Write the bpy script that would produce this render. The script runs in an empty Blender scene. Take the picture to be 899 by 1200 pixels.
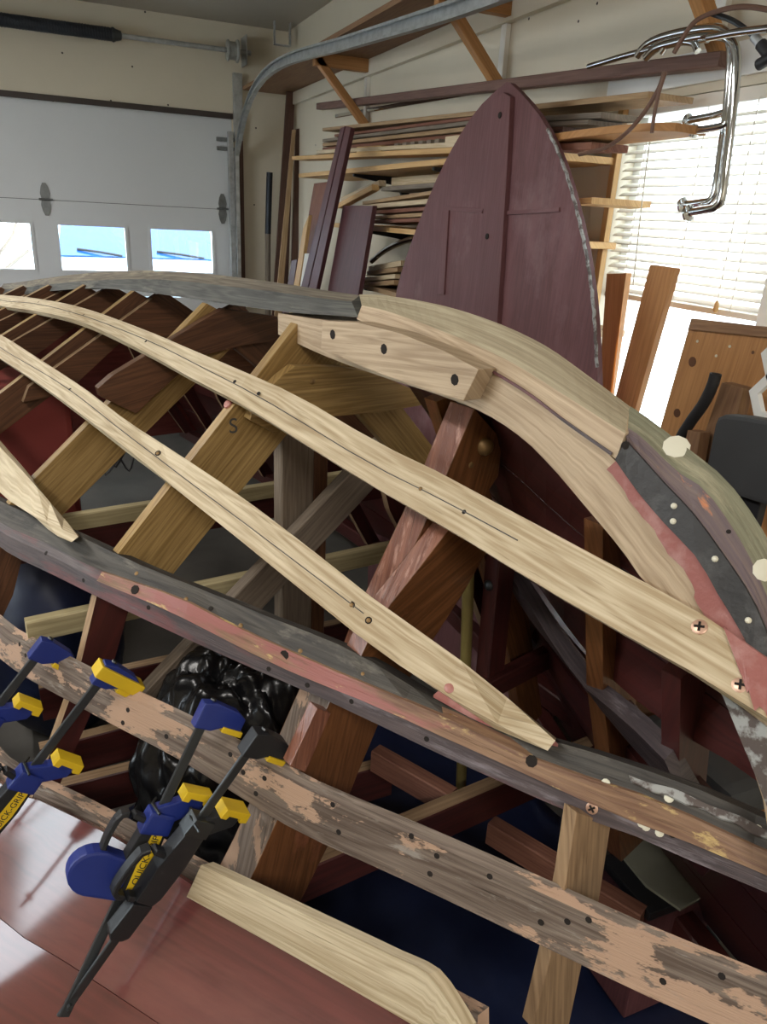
import bpy, bmesh, math, random
from mathutils import Vector, Matrix
from mathutils.bvhtree import BVHTree
random.seed(7)
SC = bpy.context.scene
COL = SC.collection
# ------------------------------------------------------------------ camera, world, lights
F_PX, CX, CY = 873.0, 449.5, 600.0
PITCH, ROLL, HEAD = math.radians(21.5), math.radians(3.1), math.radians(23.8)
EYE = Vector((0, 0, 1.6))
FW = Vector((math.sin(HEAD)*math.cos(PITCH), math.cos(HEAD)*math.cos(PITCH), -math.sin(PITCH)))
_r0 = Vector((math.cos(HEAD), -math.sin(HEAD), 0)); _u0 = _r0.cross(FW)
RT = math.cos(ROLL)*_r0 + math.sin(ROLL)*_u0
UP = -math.sin(ROLL)*_r0 + math.cos(ROLL)*_u0
cam = bpy.data.cameras.new('camera'); camo = bpy.data.objects.new('camera', cam); COL.objects.link(camo)
cam.sensor_fit = 'HORIZONTAL'; cam.sensor_width = 36.0; cam.lens = 36.0*F_PX/899.0
cam.clip_start = 0.02; cam.clip_end = 200
m = Matrix((RT, UP, -FW)).transposed().to_4x4(); m.translation = EYE
camo.matrix_world = m
SC.camera = camo
SC.view_settings.view_transform = 'Standard'; SC.view_settings.look = 'None'
SC.view_settings.gamma = 1.0; SC.view_settings.exposure = 0.0
try: SC.view_settings.use_curve_mapping = False
except Exception: pass
w = bpy.data.worlds.new('overcast_sky'); SC.world = w; w.use_nodes = True
bg = w.node_tree.nodes['Background']; bg.inputs[0].default_value = (0.86, 0.93, 1.0, 1); bg.inputs[1].default_value = 9.0
def area_light(name, loc, target, sx, sy, power, col):
    l = bpy.data.lights.new(name, 'AREA'); l.shape = 'RECTANGLE'; l.size = sx; l.size_y = sy; l.energy = power; l.color = col
    o = bpy.data.objects.new(name, l); COL.objects.link(o); o.location = loc
    o.rotation_euler = (Vector(target)-Vector(loc)).to_track_quat('-Z', 'Y').to_euler()
    return o
area_light('ceiling_shop_light', (-1.15, 0.75, 2.65), (-1.15, 0.75, 0), 0.14, 1.1, 32, (1.0, 0.96, 0.91))
area_light('ceiling_shop_light', (-1.6, 3.3, 2.65), (-1.6, 3.3, 0), 0.14, 1.1, 46, (1.0, 0.96, 0.91))
area_light('ceiling_shop_light', (-0.2, -1.6, 2.65), (-0.2, -1.6, 0), 1.1, 0.14, 64, (1.0, 0.96, 0.91))

# ------------------------------------------------------------------ placing helpers
def ray(x, y): return FW + RT*((x-CX)/F_PX) - UP*((y-CY)/F_PX)
def on_plane(x, y, p0, n):
    d = ray(x, y); return EYE + d*((Vector(p0)-EYE).dot(n)/d.dot(n))
def on_x(x, y, X): return on_plane(x, y, (X, 0, 0), Vector((1, 0, 0)))
def on_y(x, y, Y): return on_plane(x, y, (0, Y, 0), Vector((0, 1, 0)))
def on_z(x, y, Z): return on_plane(x, y, (0, 0, Z), Vector((0, 0, 1)))
# boat axes: s runs from the bow towards the stern, t across the hull (near side negative), z up
SKEW = math.radians(14); TC = 0.85
SV = Vector((-math.sin(SKEW), math.cos(SKEW), 0)); TV = Vector((math.cos(SKEW), math.sin(SKEW), 0))
def W(s, t, z): return SV*s + TV*(t+TC) + Vector((0, 0, z))
def B(p): return (p.dot(SV), p.dot(TV)-TC, p.z)
def on_s(x, y, s): return on_plane(x, y, SV*s, SV)
def on_t(x, y, t): return on_plane(x, y, TV*(t+TC), TV)
def lerp_tab(tab, x):
    if x <= tab[0][0]: a, b = tab[0], tab[1]
    elif x >= tab[-1][0]: a, b = tab[-2], tab[-1]
    else:
        for a, b in zip(tab, tab[1:]):
            if a[0] <= x <= b[0]: break
    return a[1] + (b[1]-a[1])*(x-a[0])/(b[0]-a[0])
def smooth_tab(tab, n=60):
    """densify a table with a Catmull-Rom style curve"""
    out = []
    for i in range(len(tab)-1):
        p0 = tab[max(i-1, 0)]; p1 = tab[i]; p2 = tab[i+1]; p3 = tab[min(i+2, len(tab)-1)]
        for k in range(8):
            u = k/8
            m1 = (p2[1]-p0[1])/(p2[0]-p0[0])*(p2[0]-p1[0]); m2 = (p3[1]-p1[1])/(p3[0]-p1[0])*(p2[0]-p1[0])
            h = (2*u**3-3*u*u+1)*p1[1] + (u**3-2*u*u+u)*m1 + (-2*u**3+3*u*u)*p2[1] + (u**3-u*u)*m2
            out.append((p1[0]+(p2[0]-p1[0])*u, h))
    out.append(tab[-1]); return out
def on_curve(x, y, tab, dt=0.0):
    """where the sight line meets the upright surface t = tab(s)+dt"""
    d = ray(x, y)
    def g(l):
        s, t, z = B(EYE + d*l); return t - lerp_tab(tab, s) - dt
    a, l = 0.25, 0.25
    while l < 9:
        l += 0.02
        if g(l) > 0: break
    a = l-0.02; b = l
    for _ in range(30):
        c = (a+b)/2
        if g(c) > 0: b = c
        else: a = c
    return EYE + d*b
def resample(pts, n):
    L = [0]
    for p, q in zip(pts, pts[1:]): L.append(L[-1]+(q-p).length)
    out = []
    for i in range(n):
        x = L[-1]*i/(n-1)
        for k in range(len(pts)-1):
            if x <= L[k+1]+1e-9: break
        u = (x-L[k])/max(L[k+1]-L[k], 1e-9)
        p0 = pts[max(k-1, 0)]; p1 = pts[k]; p2 = pts[k+1]; p3 = pts[min(k+2, len(pts)-1)]
        m1 = (p2-p0)/max((p2-p1).length+(p1-p0).length, 1e-6)*(p2-p1).length
        m2 = (p3-p1)/max((p3-p2).length+(p2-p1).length, 1e-6)*(p2-p1).length
        out.append(p1*(2*u**3-3*u*u+1)+m1*(u**3-2*u*u+u)+p2*(-2*u**3+3*u*u)+m2*(u**3-u*u))
    return out

# ------------------------------------------------------------------ materials
MATS = {}
def rgb(h):
    h = h.lstrip('#'); v = [int(h[i:i+2], 16)/255 for i in (0, 2, 4)]
    return tuple(((c+0.055)/1.055)**2.4 if c > 0.04045 else c/12.92 for c in v)+(1,)
class NT:
    def __init__(s, name):
        s.m = bpy.data.materials.new(name); s.m.use_nodes = True; s.t = s.m.node_tree
        s.b = s.t.nodes['Principled BSDF']
    def n(s, typ, **kw):
        x = s.t.nodes.new(typ)
        for k, v in kw.items():
            if isinstance(k, str) and hasattr(x, k): setattr(x, k, v)
        return x
    def l(s, a, b): s.t.links.new(a, b)
    def math(s, op, a, b=None, c=None):
        x = s.t.nodes.new('ShaderNodeMath'); x.operation = op
        for i, v in enumerate((a, b, c)):
            if v is None: continue
            if hasattr(v, 'links'): s.l(v, x.inputs[i])
            else: x.inputs[i].default_value = v
        return x.outputs[0]
    def mix(s, f, a, b, mode='MIX'):
        x = s.t.nodes.new('ShaderNodeMix'); x.data_type = 'RGBA'; x.blend_type = mode
        for i, v in ((0, f), (6, a), (7, b)):
            if hasattr(v, 'links'): s.l(v, x.inputs[i])
            else: x.inputs[i].default_value = v
        return x.outputs[2]
    def noise(s, vec, scale, detail=3, rough=0.55):
        x = s.t.nodes.new('ShaderNodeTexNoise'); x.inputs['Scale'].default_value = scale
        x.inputs['Detail'].default_value = detail; x.inputs['Roughness'].default_value = rough
        s.l(vec, x.inputs['Vector']); return x.outputs['Fac']
    def ramp(s, f, lo, hi):
        x = s.t.nodes.new('ShaderNodeMapRange'); x.inputs[1].default_value = lo; x.inputs[2].default_value = hi
        s.l(f, x.inputs[0]); return x.outputs[0]
    def coords(s, uv=True):
        c = s.t.nodes.new('ShaderNodeTexCoord'); oi = s.t.nodes.new('ShaderNodeObjectInfo')
        ad = s.t.nodes.new('ShaderNodeVectorMath'); ad.operation = 'ADD'
        sc = s.t.nodes.new('ShaderNodeVectorMath'); sc.operation = 'SCALE'; sc.inputs['Scale'].default_value = 37.0
        cb = s.t.nodes.new('ShaderNodeCombineXYZ')
        for i in range(3): s.l(oi.outputs['Random'], cb.inputs[i])
        s.l(cb.outputs[0], sc.inputs[0]); s.l(c.outputs['UV' if uv else 'Object'], ad.inputs[0]); s.l(sc.outputs[0], ad.inputs[1])
        return ad.outputs[0]
    def scale(s, vec, x, y, z=1):
        a = s.t.nodes.new('ShaderNodeVectorMath'); a.operation = 'MULTIPLY'; a.inputs[1].default_value = (x, y, z); s.l(vec, a.inputs[0]); return a.outputs[0]
    def bump(s, h, strength, dist=0.002):
        b = s.t.nodes.new('ShaderNodeBump'); b.inputs['Strength'].default_value = strength; b.inputs['Distance'].default_value = dist
        s.l(h, b.inputs['Height']); s.l(b.outputs[0], s.b.inputs['Normal'])
def wood(name, c1, c2, pore='#3a2a18', poreamt=0.5, rough=0.6, coat=0.0, bump=0.25, layers=(), freq=1.0, spec=0.4):
    """grain runs along U (metres). layers: (colour, scale, lo, hi, stretch, roughness)"""
    N = NT(name); v = N.coords()
    warp = N.noise(N.scale(v, 2.2*freq, 9*freq), 1.0, 2)
    rings = N.math('SINE', N.math('MULTIPLY', N.math('ADD', N.noise(N.scale(v, 1.3*freq, 26*freq), 1.0, 2), N.math('MULTIPLY', warp, 0.5)), 55))
    rings = N.ramp(rings, -1, 1)
    fine = N.noise(N.scale(v, 14*freq, 420*freq), 1.0, 2)
    por = N.ramp(N.noise(N.scale(v, 9*freq, 260*freq), 1.0, 3, 0.6), 0.60, 0.72)
    big = N.noise(N.scale(v, 1.6, 5), 1.0, 2)
    lines = N.noise(N.scale(v, 3.2*freq, 170*freq), 1.0, 2, 0.5)
    f = N.math('ADD', N.math('MULTIPLY', rings, 0.26), N.math('ADD', N.math('MULTIPLY', fine, 0.42), N.math('MULTIPLY', lines, 0.75)))
    f = N.ramp(N.math('ADD', f, N.math('MULTIPLY', N.math('SUBTRACT', big, 0.5), 0.8)), 0.38, 0.98)
    col = N.mix(f, rgb(c1), rgb(c2))
    col = N.mix(N.math('MULTIPLY', por, poreamt), col, rgb(pore))
    ro = None; rsock = rough
    for (lc, sc, lo, hi, st, lr) in layers:
        mk = N.ramp(N.noise(N.scale(v, sc/st, sc), 1.0, 6, 0.68), lo, hi)
        col = N.mix(mk, col, rgb(lc))
        a = N.n('ShaderNodeMix'); a.data_type = 'FLOAT'; N.l(mk, a.inputs[0])
        if hasattr(rsock, 'links'): N.l(rsock, a.inputs[2])
        else: a.inputs[2].default_value = rsock
        a.inputs[3].default_value = lr; rsock = a.outputs[0]
    N.l(col, N.b.inputs['Base Color'])
    if hasattr(rsock, 'links'): N.l(rsock, N.b.inputs['Roughness'])
    else: N.b.inputs['Roughness'].default_value = rsock
    N.b.inputs['Specular IOR Level'].default_value = spec
    N.b.inputs['Coat IOR'].default_value = 1.72 if coat >= 1 else 1.5
    N.b.inputs['Coat Weight'].default_value = coat; N.b.inputs['Coat Roughness'].default_value = 0.12
    N.bump(N.math('ADD', fine, N.math('MULTIPLY', por, -0.7)), bump, 0.0015)
    MATS[name] = N.m; return N.m
def plain(name, c, rough=0.5, metal=0.0, var=0.12, scale=6.0, bump=0.0, coat=0.0, spec=0.5, c2=None, lo=0.4, hi=0.65, bscale=60, uv=False, emis=0):
    N = NT(name); v = N.coords(uv)
    f = N.noise(v, scale, 5, 0.6)
    c0 = rgb(c); cc = rgb(c2) if c2 else tuple(x*(1-var) for x in c0[:3])+(1,)
    N.l(N.mix(N.ramp(f, lo, hi), c0, cc), N.b.inputs['Base Color'])
    N.b.inputs['Roughness'].default_value = rough; N.b.inputs['Metallic'].default_value = metal
    N.b.inputs['Coat Weight'].default_value = coat; N.b.inputs['Specular IOR Level'].default_value = spec
    if bump: N.bump(N.noise(v, bscale, 4), bump, 0.003)
    MATS[name] = N.m; return N.m
def glass(name):
    N = NT(name); N.t.nodes.remove(N.b)
    tr = N.n('ShaderNodeBsdfTransparent'); tr.inputs[0].default_value = (0.95, 0.97, 0.97, 1)
    gl = N.n('ShaderNodeBsdfGlossy'); gl.inputs['Roughness'].default_value = 0.02
    mx = N.n('ShaderNodeMixShader'); mx.inputs[0].default_value = 0.06
    N.l(tr.outputs[0], mx.inputs[1]); N.l(gl.outputs[0], mx.inputs[2]); N.l(mx.outputs[0], N.t.nodes['Material Output'].inputs[0])
    MATS[name] = N.m
wood('oak_pale', '#d3c4a6', '#a38e6d', '#7d6848', 0.55, 0.55, bump=0.35)
wood('oak_keel', '#c6b195', '#9c866c', '#75614a', 0.5, 0.55, bump=0.3)
wood('oak_keel_top', '#b5a98e', '#8d8068', '#6d6049', 0.5, 0.6, bump=0.3)
wood('oak_gold', '#b2935f', '#84683c', '#5a4424', 0.5, 0.42, coat=0.15, bump=0.25)
wood('brown_floor', '#6d4a33', '#4b3122', '#2a1a10', 0.4, 0.45, coat=0.1, bump=0.2)
wood('brown_gloss', '#7b5030', '#57361d', '#341f10', 0.4, 0.32, coat=0.35, bump=0.2, layers=(('#87543c', 9, 0.56, 0.66, 2, 0.4),))
wood('rust_edge', '#91614d', '#6d4436', '#4b2d20', 0.6, 0.34, coat=0.3, bump=0.6, layers=(('#a98070', 60, 0.56, 0.66, 5, 0.35),))
wood('weathered_keel', '#8d8473', '#625a50', '#3c3630', 0.5, 0.75, bump=0.5, layers=(('#9c937f', 14, 0.56, 0.66, 5, 0.7), ('#4b4642', 11, 0.60, 0.68, 6, 0.7)))
wood('keel_side', '#66655f', '#454542', '#2a2928', 0.5, 0.7, bump=0.5, layers=(('#7c796f', 16, 0.58, 0.68, 6, 0.7), ('#2f2e2d', 11, 0.60, 0.68, 6, 0.7)))
wood('chine_dark', '#56524b', '#353230', '#1f1c1b', 0.5, 0.65, bump=0.6, layers=(('#726d63', 22, 0.58, 0.69, 4, 0.65), ('#2a2725', 10, 0.55, 0.63, 5, 0.6)))
wood('chine_ridge', '#93755a', '#6d5040', '#4a3227', 0.5, 0.5, bump=0.6, layers=(('#96605a', 8, 0.57, 0.64, 6, 0.4), ('#bba06c', 46, 0.59, 0.66, 3, 0.5)))
wood('chine_side', '#5d5252', '#413a3d', '#241f20', 0.5, 0.45, bump=0.6, coat=0.15, layers=(('#837b80', 18, 0.57, 0.68, 5, 0.4), ('#6a4546', 8, 0.57, 0.64, 5, 0.5)))
wood('primed_batten', '#84766a', '#57493f', '#362b24', 0.6, 0.75, bump=0.8, layers=(('#ab8d76', 15, 0.525, 0.55, 2.6, 0.8), ('#8d857c', 34, 0.60, 0.68, 5, 0.8)))
wood('maroon_wood', '#4f2320', '#3a1c1a', '#2b1412', 0.3, 0.42, coat=0.15, bump=0.1, freq=.6)
wood('maroon_panel', '#704a4c', '#603d3f', '#4a2d2f', 0.35, 0.6, bump=0.12, layers=(('#8d7072', 3, 0.56, 0.78, 1.5, 0.6), ('#785153', 9, 0.5, 0.7, 6, 0.6)))
wood('maroon_board', '#5f3a3d', '#4d2d31', '#3b2023', 0.3, 0.55, bump=0.1)
wood('mahogany_gloss', '#67302a', '#552621', '#3f1b17', 0.2, 0.5, coat=1.0, bump=0.05, spec=0.2, layers=(('#74423a', 3, 0.5, 0.72, 3, 0.5),), freq=.5)
wood('raw_edge', '#a88b6b', '#836a50', '#5f4630', 0.5, 0.6, bump=0.3)
wood('spall', '#b7a983', '#978a66', '#6c6147', 0.4, 0.6, bump=0.2)
wood('grey_post', '#877867', '#675a4d', '#463c33', 0.4, 0.7, bump=0.3)
wood('fir', '#c28f5c', '#aa7a4b', '#825831', 0.4, 0.6, bump=0.15, freq=.8)
wood('fir_light', '#d9b37c', '#c29a64', '#96713f', 0.4, 0.6, bump=0.15)
wood('shelf_brown', '#9a7858', '#836249', '#604634', 0.4, 0.7, bump=0.2)
wood('lumber_tan', '#b69a76', '#967a5a', '#66503b', 0.4, 0.7, bump=0.2)
wood('lumber_grey', '#8e8375', '#70665b', '#4b443d', 0.4, 0.75, bump=0.2)
wood('lumber_red', '#8f6350', '#72493b', '#4d3027', 0.4, 0.7, bump=0.2)
wood('lumber_pale', '#d9c8ab', '#bba684', '#8d7857', 0.4, 0.7, bump=0.2)
wood('walnut', '#65483c', '#50382f', '#35241e', 0.4, 0.6, bump=0.2)
wood('rail_brown', '#7d6157', '#694e46', '#49352f', 0.4, 0.6, bump=0.2)
wood('stem_old', '#78675f', '#5f5155', '#3b3133', 0.5, 0.6, bump=0.6, layers=(('#4c4246', 9, 0.55, 0.62, 3, 0.6), ('#bd7a52', 20, 0.57, 0.62, 3, 0.6)))
wood('stem_green', '#8b8a72', '#6f6c58', '#4c4a3d', 0.5, 0.7, bump=0.5, layers=(('#a19a80', 18, 0.55, 0.65, 5, 0.7),))
plain('rabbet_black', '#2b2b2c', 0.5, var=0.4, scale=26, bump=0.7, c2='#4a4a4a', lo=.5, hi=.72)
plain('primer_pink', '#9a625c', 0.3, scale=22, bump=0.6, coat=0.4, c2='#ad807a', lo=.52, hi=.68)
plain('white_flake', '#9fa09d', 0.55, scale=40, c2='#5a504b', lo=.45, hi=.55, bump=.5)
plain('wall_cream', '#d8cfbb', 0.85, var=0.06, scale=1.2, bump=0.05, uv=False)
plain('ceiling_white', '#b9b3a6', 0.9, var=0.06, scale=1.0)
plain('concrete', '#55524d', 0.75, var=0.3, scale=2.5, bump=0.1)
plain('door_white', '#d5d9dc', 0.55, var=0.02, scale=4, bump=0.04)
plain('vinyl_white', '#e8e9e6', 0.45, var=0.03)
plain('blind_white', '#e6e0d4', 0.5, var=0.03)
plain('galvanised', '#bfc3c4', 0.42, 0.6, var=0.25, scale=25)
plain('hinge_steel', '#83888b', 0.4, 0.8, var=0.25, scale=25)
plain('chrome', '#d9dcde', 0.08, 1.0, var=0.05)
plain('steel_dark', '#4d5052', 0.4, 0.8, var=0.2)
plain('spring_dark', '#3b4048', 0.5, 0.6, var=0.3)
plain('seal_dark', '#463d38', 0.7, var=0.2)
plain('black_plastic', '#26272a', 0.42, var=0.2, spec=0.4)
plain('black_rubber', '#242426', 0.55, var=0.2)
plain('clamp_blue', '#1f2f78', 0.38, var=0.15)
plain('clamp_yellow', '#dcb823', 0.45, var=0.1)
plain('clamp_bar', '#55585b', 0.4, 0.8, var=0.3)
plain('bag_black', '#151517', 0.25, var=0.3, scale=8, bump=0.5, bscale=22)
plain('tarp_blue', '#111c3c', 0.5, var=0.4, scale=3, bump=0.2, bscale=12)
plain('card_grey', '#8f8f80', 0.8, var=0.15)
plain('chair_grey', '#3d3f41', 0.6, var=0.1, bump=0.1, bscale=400)
plain('brass_pole', '#8f7f4a', 0.4, 0.3, var=0.3)
plain('brass', '#8d7048', 0.5, 0.5, var=0.3)
plain('copper_screw', '#d9b199', 0.35, 0.5, var=0.2)
plain('hole_dark', '#1b130d', 0.9)
plain('putty_white', '#dcd8c4', 0.6, var=0.1)
plain('putty_pink', '#b0766c', 0.4, var=0.2, scale=30, bump=0.5)
plain('cord_brown', '#6d4f40', 0.6)
plain('paper_white', '#dedcd4', 0.7, var=0.05)
plain('lamp_white', '#f1efe8', 0.4)
plain('car_paint', '#b9d9e8', 0.25, 0.1, coat=0.8, var=0.03)
plain('car_glass', '#2c5ea8', 0.1, 0.0, var=0.1, coat=0.5)
plain('snow', '#e8eef2', 0.9, var=0.04, scale=2, bump=0.3, bscale=6)
plain('pencil', '#4c4a49', 0.8)
plain('red_bucket', '#7a2f28', 0.5, var=0.15)
plain('wire_dark', '#1d1d22', 0.5)
glass('pane_glass')
M = MATS

# ------------------------------------------------------------------ mesh helpers
def empty(name, loc):
    o = bpy.data.objects.new(name, None); COL.objects.link(o); o.location = loc; o.empty_display_size = 0.05; return o
def tag(o, label=None, cat=None, group=None, kind=None):
    for k, v in (('label', label), ('category', cat), ('group', group), ('kind', kind)):
        if v: o[k] = v
    return o
def world_loc(o):
    p = Vector((0, 0, 0))
    while o is not None: p = p + o.location; o = o.parent
    return p
def mk(name, V, Fs, mat, parent=None, uvs=None, smooth=False, mats=None, bevel=0, base=None):
    """V in world space. Top-level meshes get their origin at their lowest middle."""
    me = bpy.data.meshes.new(name)
    if parent is not None: off = world_loc(parent)
    elif base is not None: off = Vector(base)
    else:
        off = Vector((sum(v[0] for v in V)/len(V), sum(v[1] for v in V)/len(V), min(v[2] for v in V)))
    me.from_pydata([tuple(Vector(v)-off) for v in V], [], Fs)
    if uvs:
        ul = me.uv_layers.new(name='UVMap'); i = 0
        for fu in uvs:
            for c in fu: ul.data[i].uv = c; i += 1
    for mt in (mat if isinstance(mat, (list, tuple)) else [mat]): me.materials.append(M[mt])
    if mats:
        for p, k in zip(me.polygons, mats): p.material_index = k
    bm = bmesh.new(); bm.from_mesh(me); bmesh.ops.recalc_face_normals(bm, faces=bm.faces)
    if bevel: bmesh.ops.bevel(bm, geom=[e for e in bm.edges if e.calc_face_angle(0) > 0.5], offset=bevel, segments=2, affect='EDGES', profile=0.7, clamp_overlap=True)
    bm.to_mesh(me); bm.free()
    if smooth:
        me.polygons.foreach_set('use_smooth', [True]*len(me.polygons))
        try: me.set_sharp_from_angle(angle=0.7)
        except Exception: pass
    o = bpy.data.objects.new(name, me); COL.objects.link(o)
    if parent is not None: o.parent = parent
    else: o.location = off
    return o
def loft(curves, caps=True, closed=True):
    """curves: list of rails of equal length around the section"""
    n = len(curves[0]); k = len(curves)
    V = [p for c in curves for p in c]; Fs = []; U = []; ids = []
    us = [0]
    for i in range(1, n): us.append(us[-1]+sum((c[i]-c[i-1]).length for c in curves)/k)
    vs = [0]
    for j in range(k): vs.append(vs[-1]+sum((curves[(j+1) % k][i]-curves[j][i]).length for i in range(0, n, max(1, n//4)))/len(range(0, n, max(1, n//4))))
    for j in range(k if closed else k-1):
        j2 = (j+1) % k
        for i in range(n-1):
            Fs.append((j*n+i, j*n+i+1, j2*n+i+1, j2*n+i)); ids.append(j)
            U.append(((us[i], vs[j]), (us[i+1], vs[j]), (us[i+1], vs[j+1]), (us[i], vs[j+1])))
    if caps and closed:
        for i in (0, n-1):
            Fs.append(tuple(j*n+i for j in range(k))); ids.append(-1)
            c0 = curves[0][i]; ax = (curves[1][i]-c0); ax = ax.normalized() if ax.length > 1e-6 else Vector((1, 0, 0))
            U.append(tuple((0.02*(curves[j][i]-c0).dot(ax), (curves[j][i]-c0).length) for j in range(k)))
    return V, Fs, U, ids
def rect_prof(w, h, c=0.0):
    a, b = w/2, h/2
    if c <= 0: return [(-a, b), (a, b), (a, -b), (-a, -b)]
    return [(-a+c, b), (a-c, b), (a, b-c), (a, -b+c), (a-c, -b), (-a+c, -b), (-a, -b+c), (-a, b-c)]
def frames_along(pts, up):
    out = []
    for i, p in enumerate(pts):
        T = (pts[min(i+1, len(pts)-1)]-pts[max(i-1, 0)]).normalized()
        u = up[i] if isinstance(up, list) else up
        u = Vector(u); N = T.cross(u)
        if N.length < 1e-4: N = T.orthogonal()
        N.normalize(); out.append((N, N.cross(T).normalized()))
    return out
def sweep(name, pts, prof, up, mat, parent=None, smooth=False, mats=None, base=None, taper=None):
    pts = [Vector(p) for p in pts]; fr = frames_along(pts, up)
    cur = [[p+N*(a*(taper[i] if taper else 1))+Bv*(b*(taper[i] if taper else 1)) for i, (p, (N, Bv)) in enumerate(zip(pts, fr))] for (a, b) in prof]
    V, Fs, U, ids = loft(cur)
    return mk(name, V, Fs, mat, parent, U, smooth, [mats.get(i, 0) for i in ids] if mats else None, base=base)
def board(name, p0, p1, wd, th, up, mat, parent=None, ch=None, mats=None, base=None):
    """a straight board: wd across, th along 'up'"""
    if ch is None: ch = min(wd, th)*0.08
    return sweep(name, [p0, p1], rect_prof(wd, th, ch), up, mat, parent, mats=mats, base=base)
def tube(name, pts, r, mat, parent=None, seg=10, base=None, taper=None):
    prof = [(r*math.cos(2*math.pi*i/seg), r*math.sin(2*math.pi*i/seg)) for i in range(seg)]
    pts = [Vector(p) for p in pts]
    # parallel transport
    T0 = (pts[1]-pts[0]).normalized(); u = T0.orthogonal().normalized(); cur = [[] for _ in prof]
    for i, p in enumerate(pts):
        T = (pts[min(i+1, len(pts)-1)]-pts[max(i-1, 0)]).normalized()
        u = (u-T*u.dot(T)).normalized(); v = T.cross(u)
        k = taper[i] if taper else 1
        for j, (a, b) in enumerate(prof): cur[j].append(p+u*a*k+v*b*k)
    V, Fs, U, ids = loft(cur)
    return mk(name, V, Fs, mat, parent, U, True, base=base)
def prism(name, poly, ext, mat, parent=None, axis=None, bevel=0, side_mat=None, base=None):
    poly = [Vector(p) for p in poly]; ext = Vector(ext); n = len(poly)
    V = poly+[p+ext for p in poly]
    Fs = [tuple(range(n)), tuple(range(2*n-1, n-1, -1))]+[(i, (i+1) % n, (i+1) % n+n, i+n) for i in range(n)]
    if axis is None:
        axis = max(((q-p) for i, p in enumerate(poly) for q in poly[i+1:]), key=lambda d: d.length)
    ax = Vector(axis).normalized(); nn = ext.normalized(); ay = nn.cross(ax).normalized(); o = poly[0]
    uvf = lambda p: ((p-o).dot(ax), (p-o).dot(ay)+0.7*(p-o).dot(nn))
    U = [tuple(uvf(V[i]) for i in f) for f in Fs]
    mt = mat; ms = None
    if side_mat: mt = [mat, side_mat]; ms = [0, 0]+[1]*n
    return mk(name, V, Fs, mt, parent, U, False, ms, bevel, base=base)
def lathe(name, loc, axis, prof, mat, parent=None, seg=14, base=None):
    """prof: (radius, height along axis)"""
    ax = Vector(axis).normalized(); u = ax.orthogonal().normalized(); v = ax.cross(u); loc = Vector(loc)
    V = []; Fs = []
    for r, h in prof:
        for i in range(seg):
            a = 2*math.pi*i/seg; V.append(loc+ax*h+u*(r*math.cos(a))+v*(r*math.sin(a)))
    for k in range(len(prof)-1):
        for i in range(seg): Fs.append((k*seg+i, k*seg+(i+1) % seg, (k+1)*seg+(i+1) % seg, (k+1)*seg+i))
    Fs.append(tuple(range(seg))); Fs.append(tuple((len(prof)-1)*seg+i for i in range(seg)))
    return mk(name, V, Fs, mat, parent, None, True, base=base)
def boxw(name, lo, hi, mat, parent=None, bevel=0.0, base=None):
    x0, y0, z0 = lo; x1, y1, z1 = hi
    V = [Vector((x, y, z)) for z in (z0, z1) for y in (y0, y1) for x in (x0, x1)]
    Fs = [(0, 1, 3, 2), (4, 6, 7, 5), (0, 4, 5, 1), (2, 3, 7, 6), (0, 2, 6, 4), (1, 5, 7, 3)]
    d = (x1-x0, y1-y0, z1-z0); k = d.index(max(d)); oth = [i for i in range(3) if i != k]
    U = [tuple((V[i][k], V[i][oth[0]]+V[i][oth[1]]) for i in f) for f in Fs]
    return mk(name, V, Fs, mat, parent, U, False, None, bevel, base=base)
BV = {}
def stick(px, py, o):
    """the point of object o that the sight line meets, with its surface normal"""
    if o.name not in BV:
        off = world_loc(o)
        BV[o.name] = BVHTree.FromPolygons([v.co+off for v in o.data.vertices], [tuple(p.vertices) for p in o.data.polygons])
    d = ray(px, py).normalized(); h = BV[o.name].ray_cast(EYE, d)
    if h[0] is None: return None, None
    n = h[1] if h[1].dot(d) < 0 else -h[1]
    return h[0], n
def struct(o): o['kind'] = 'structure'; return o

# ================================================================== the garage
XR, YD, XL, YB, ZC = 1.63, 5.75, -3.4, -2.6, 2.75
def multi_box(name, boxes, mat):
    V = []; Fs = []
    for (x0, y0, z0), (x1, y1, z1) in boxes:
        b = len(V); V += [Vector((x, y, z)) for z in (z0, z1) for y in (y0, y1) for x in (x0, x1)]
        Fs += [tuple(b+i for i in f) for f in ((0, 1, 3, 2), (4, 6, 7, 5), (0, 4, 5, 1), (2, 3, 7, 6), (0, 2, 6, 4), (1, 5, 7, 3))]
    return struct(mk(name, V, Fs, mat, base=(0, 0, 0)))
struct(boxw('floor', (XL, YB, -0.1), (XR, YD+0.1, 0), 'concrete', base=(0, 0, 0)))
struct(boxw('ceiling', (XL, YB, ZC), (XR, YD+0.1, ZC+0.1), 'ceiling_white', base=(0, 0, 0)))
WY0, WY1, WZ0, WZ1 = 1.409, 2.041, 0.92, 1.951
multi_box('wall_right', [((XR, YB, 0), (XR+.12, WY0, ZC)), ((XR, WY1, 0), (XR+.12, YD+.12, ZC)), ((XR, WY0, 0), (XR+.12, WY1, WZ0)), ((XR, WY0, WZ1), (XR+.12, WY1, ZC))], 'wall_cream')
DX0, DX1, DZ = -2.98, 1.236, 2.21
multi_box('wall_back', [((XL, YD, 0), (DX0, YD+.12, ZC)), ((DX1, YD, 0), (XR, YD+.12, ZC)), ((DX0, YD, DZ), (DX1, YD+.12, ZC))], 'wall_cream')
multi_box('wall_left', [((XL-.12, YB, 0), (XL, 0.85, ZC)), ((XL-.12, 3.3, 0), (XL, YD+.12, ZC)), ((XL-.12, .85, 0), (XL, 3.3, .85)), ((XL-.12, .85, 2.1), (XL, 3.3, ZC))], 'wall_cream')
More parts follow.
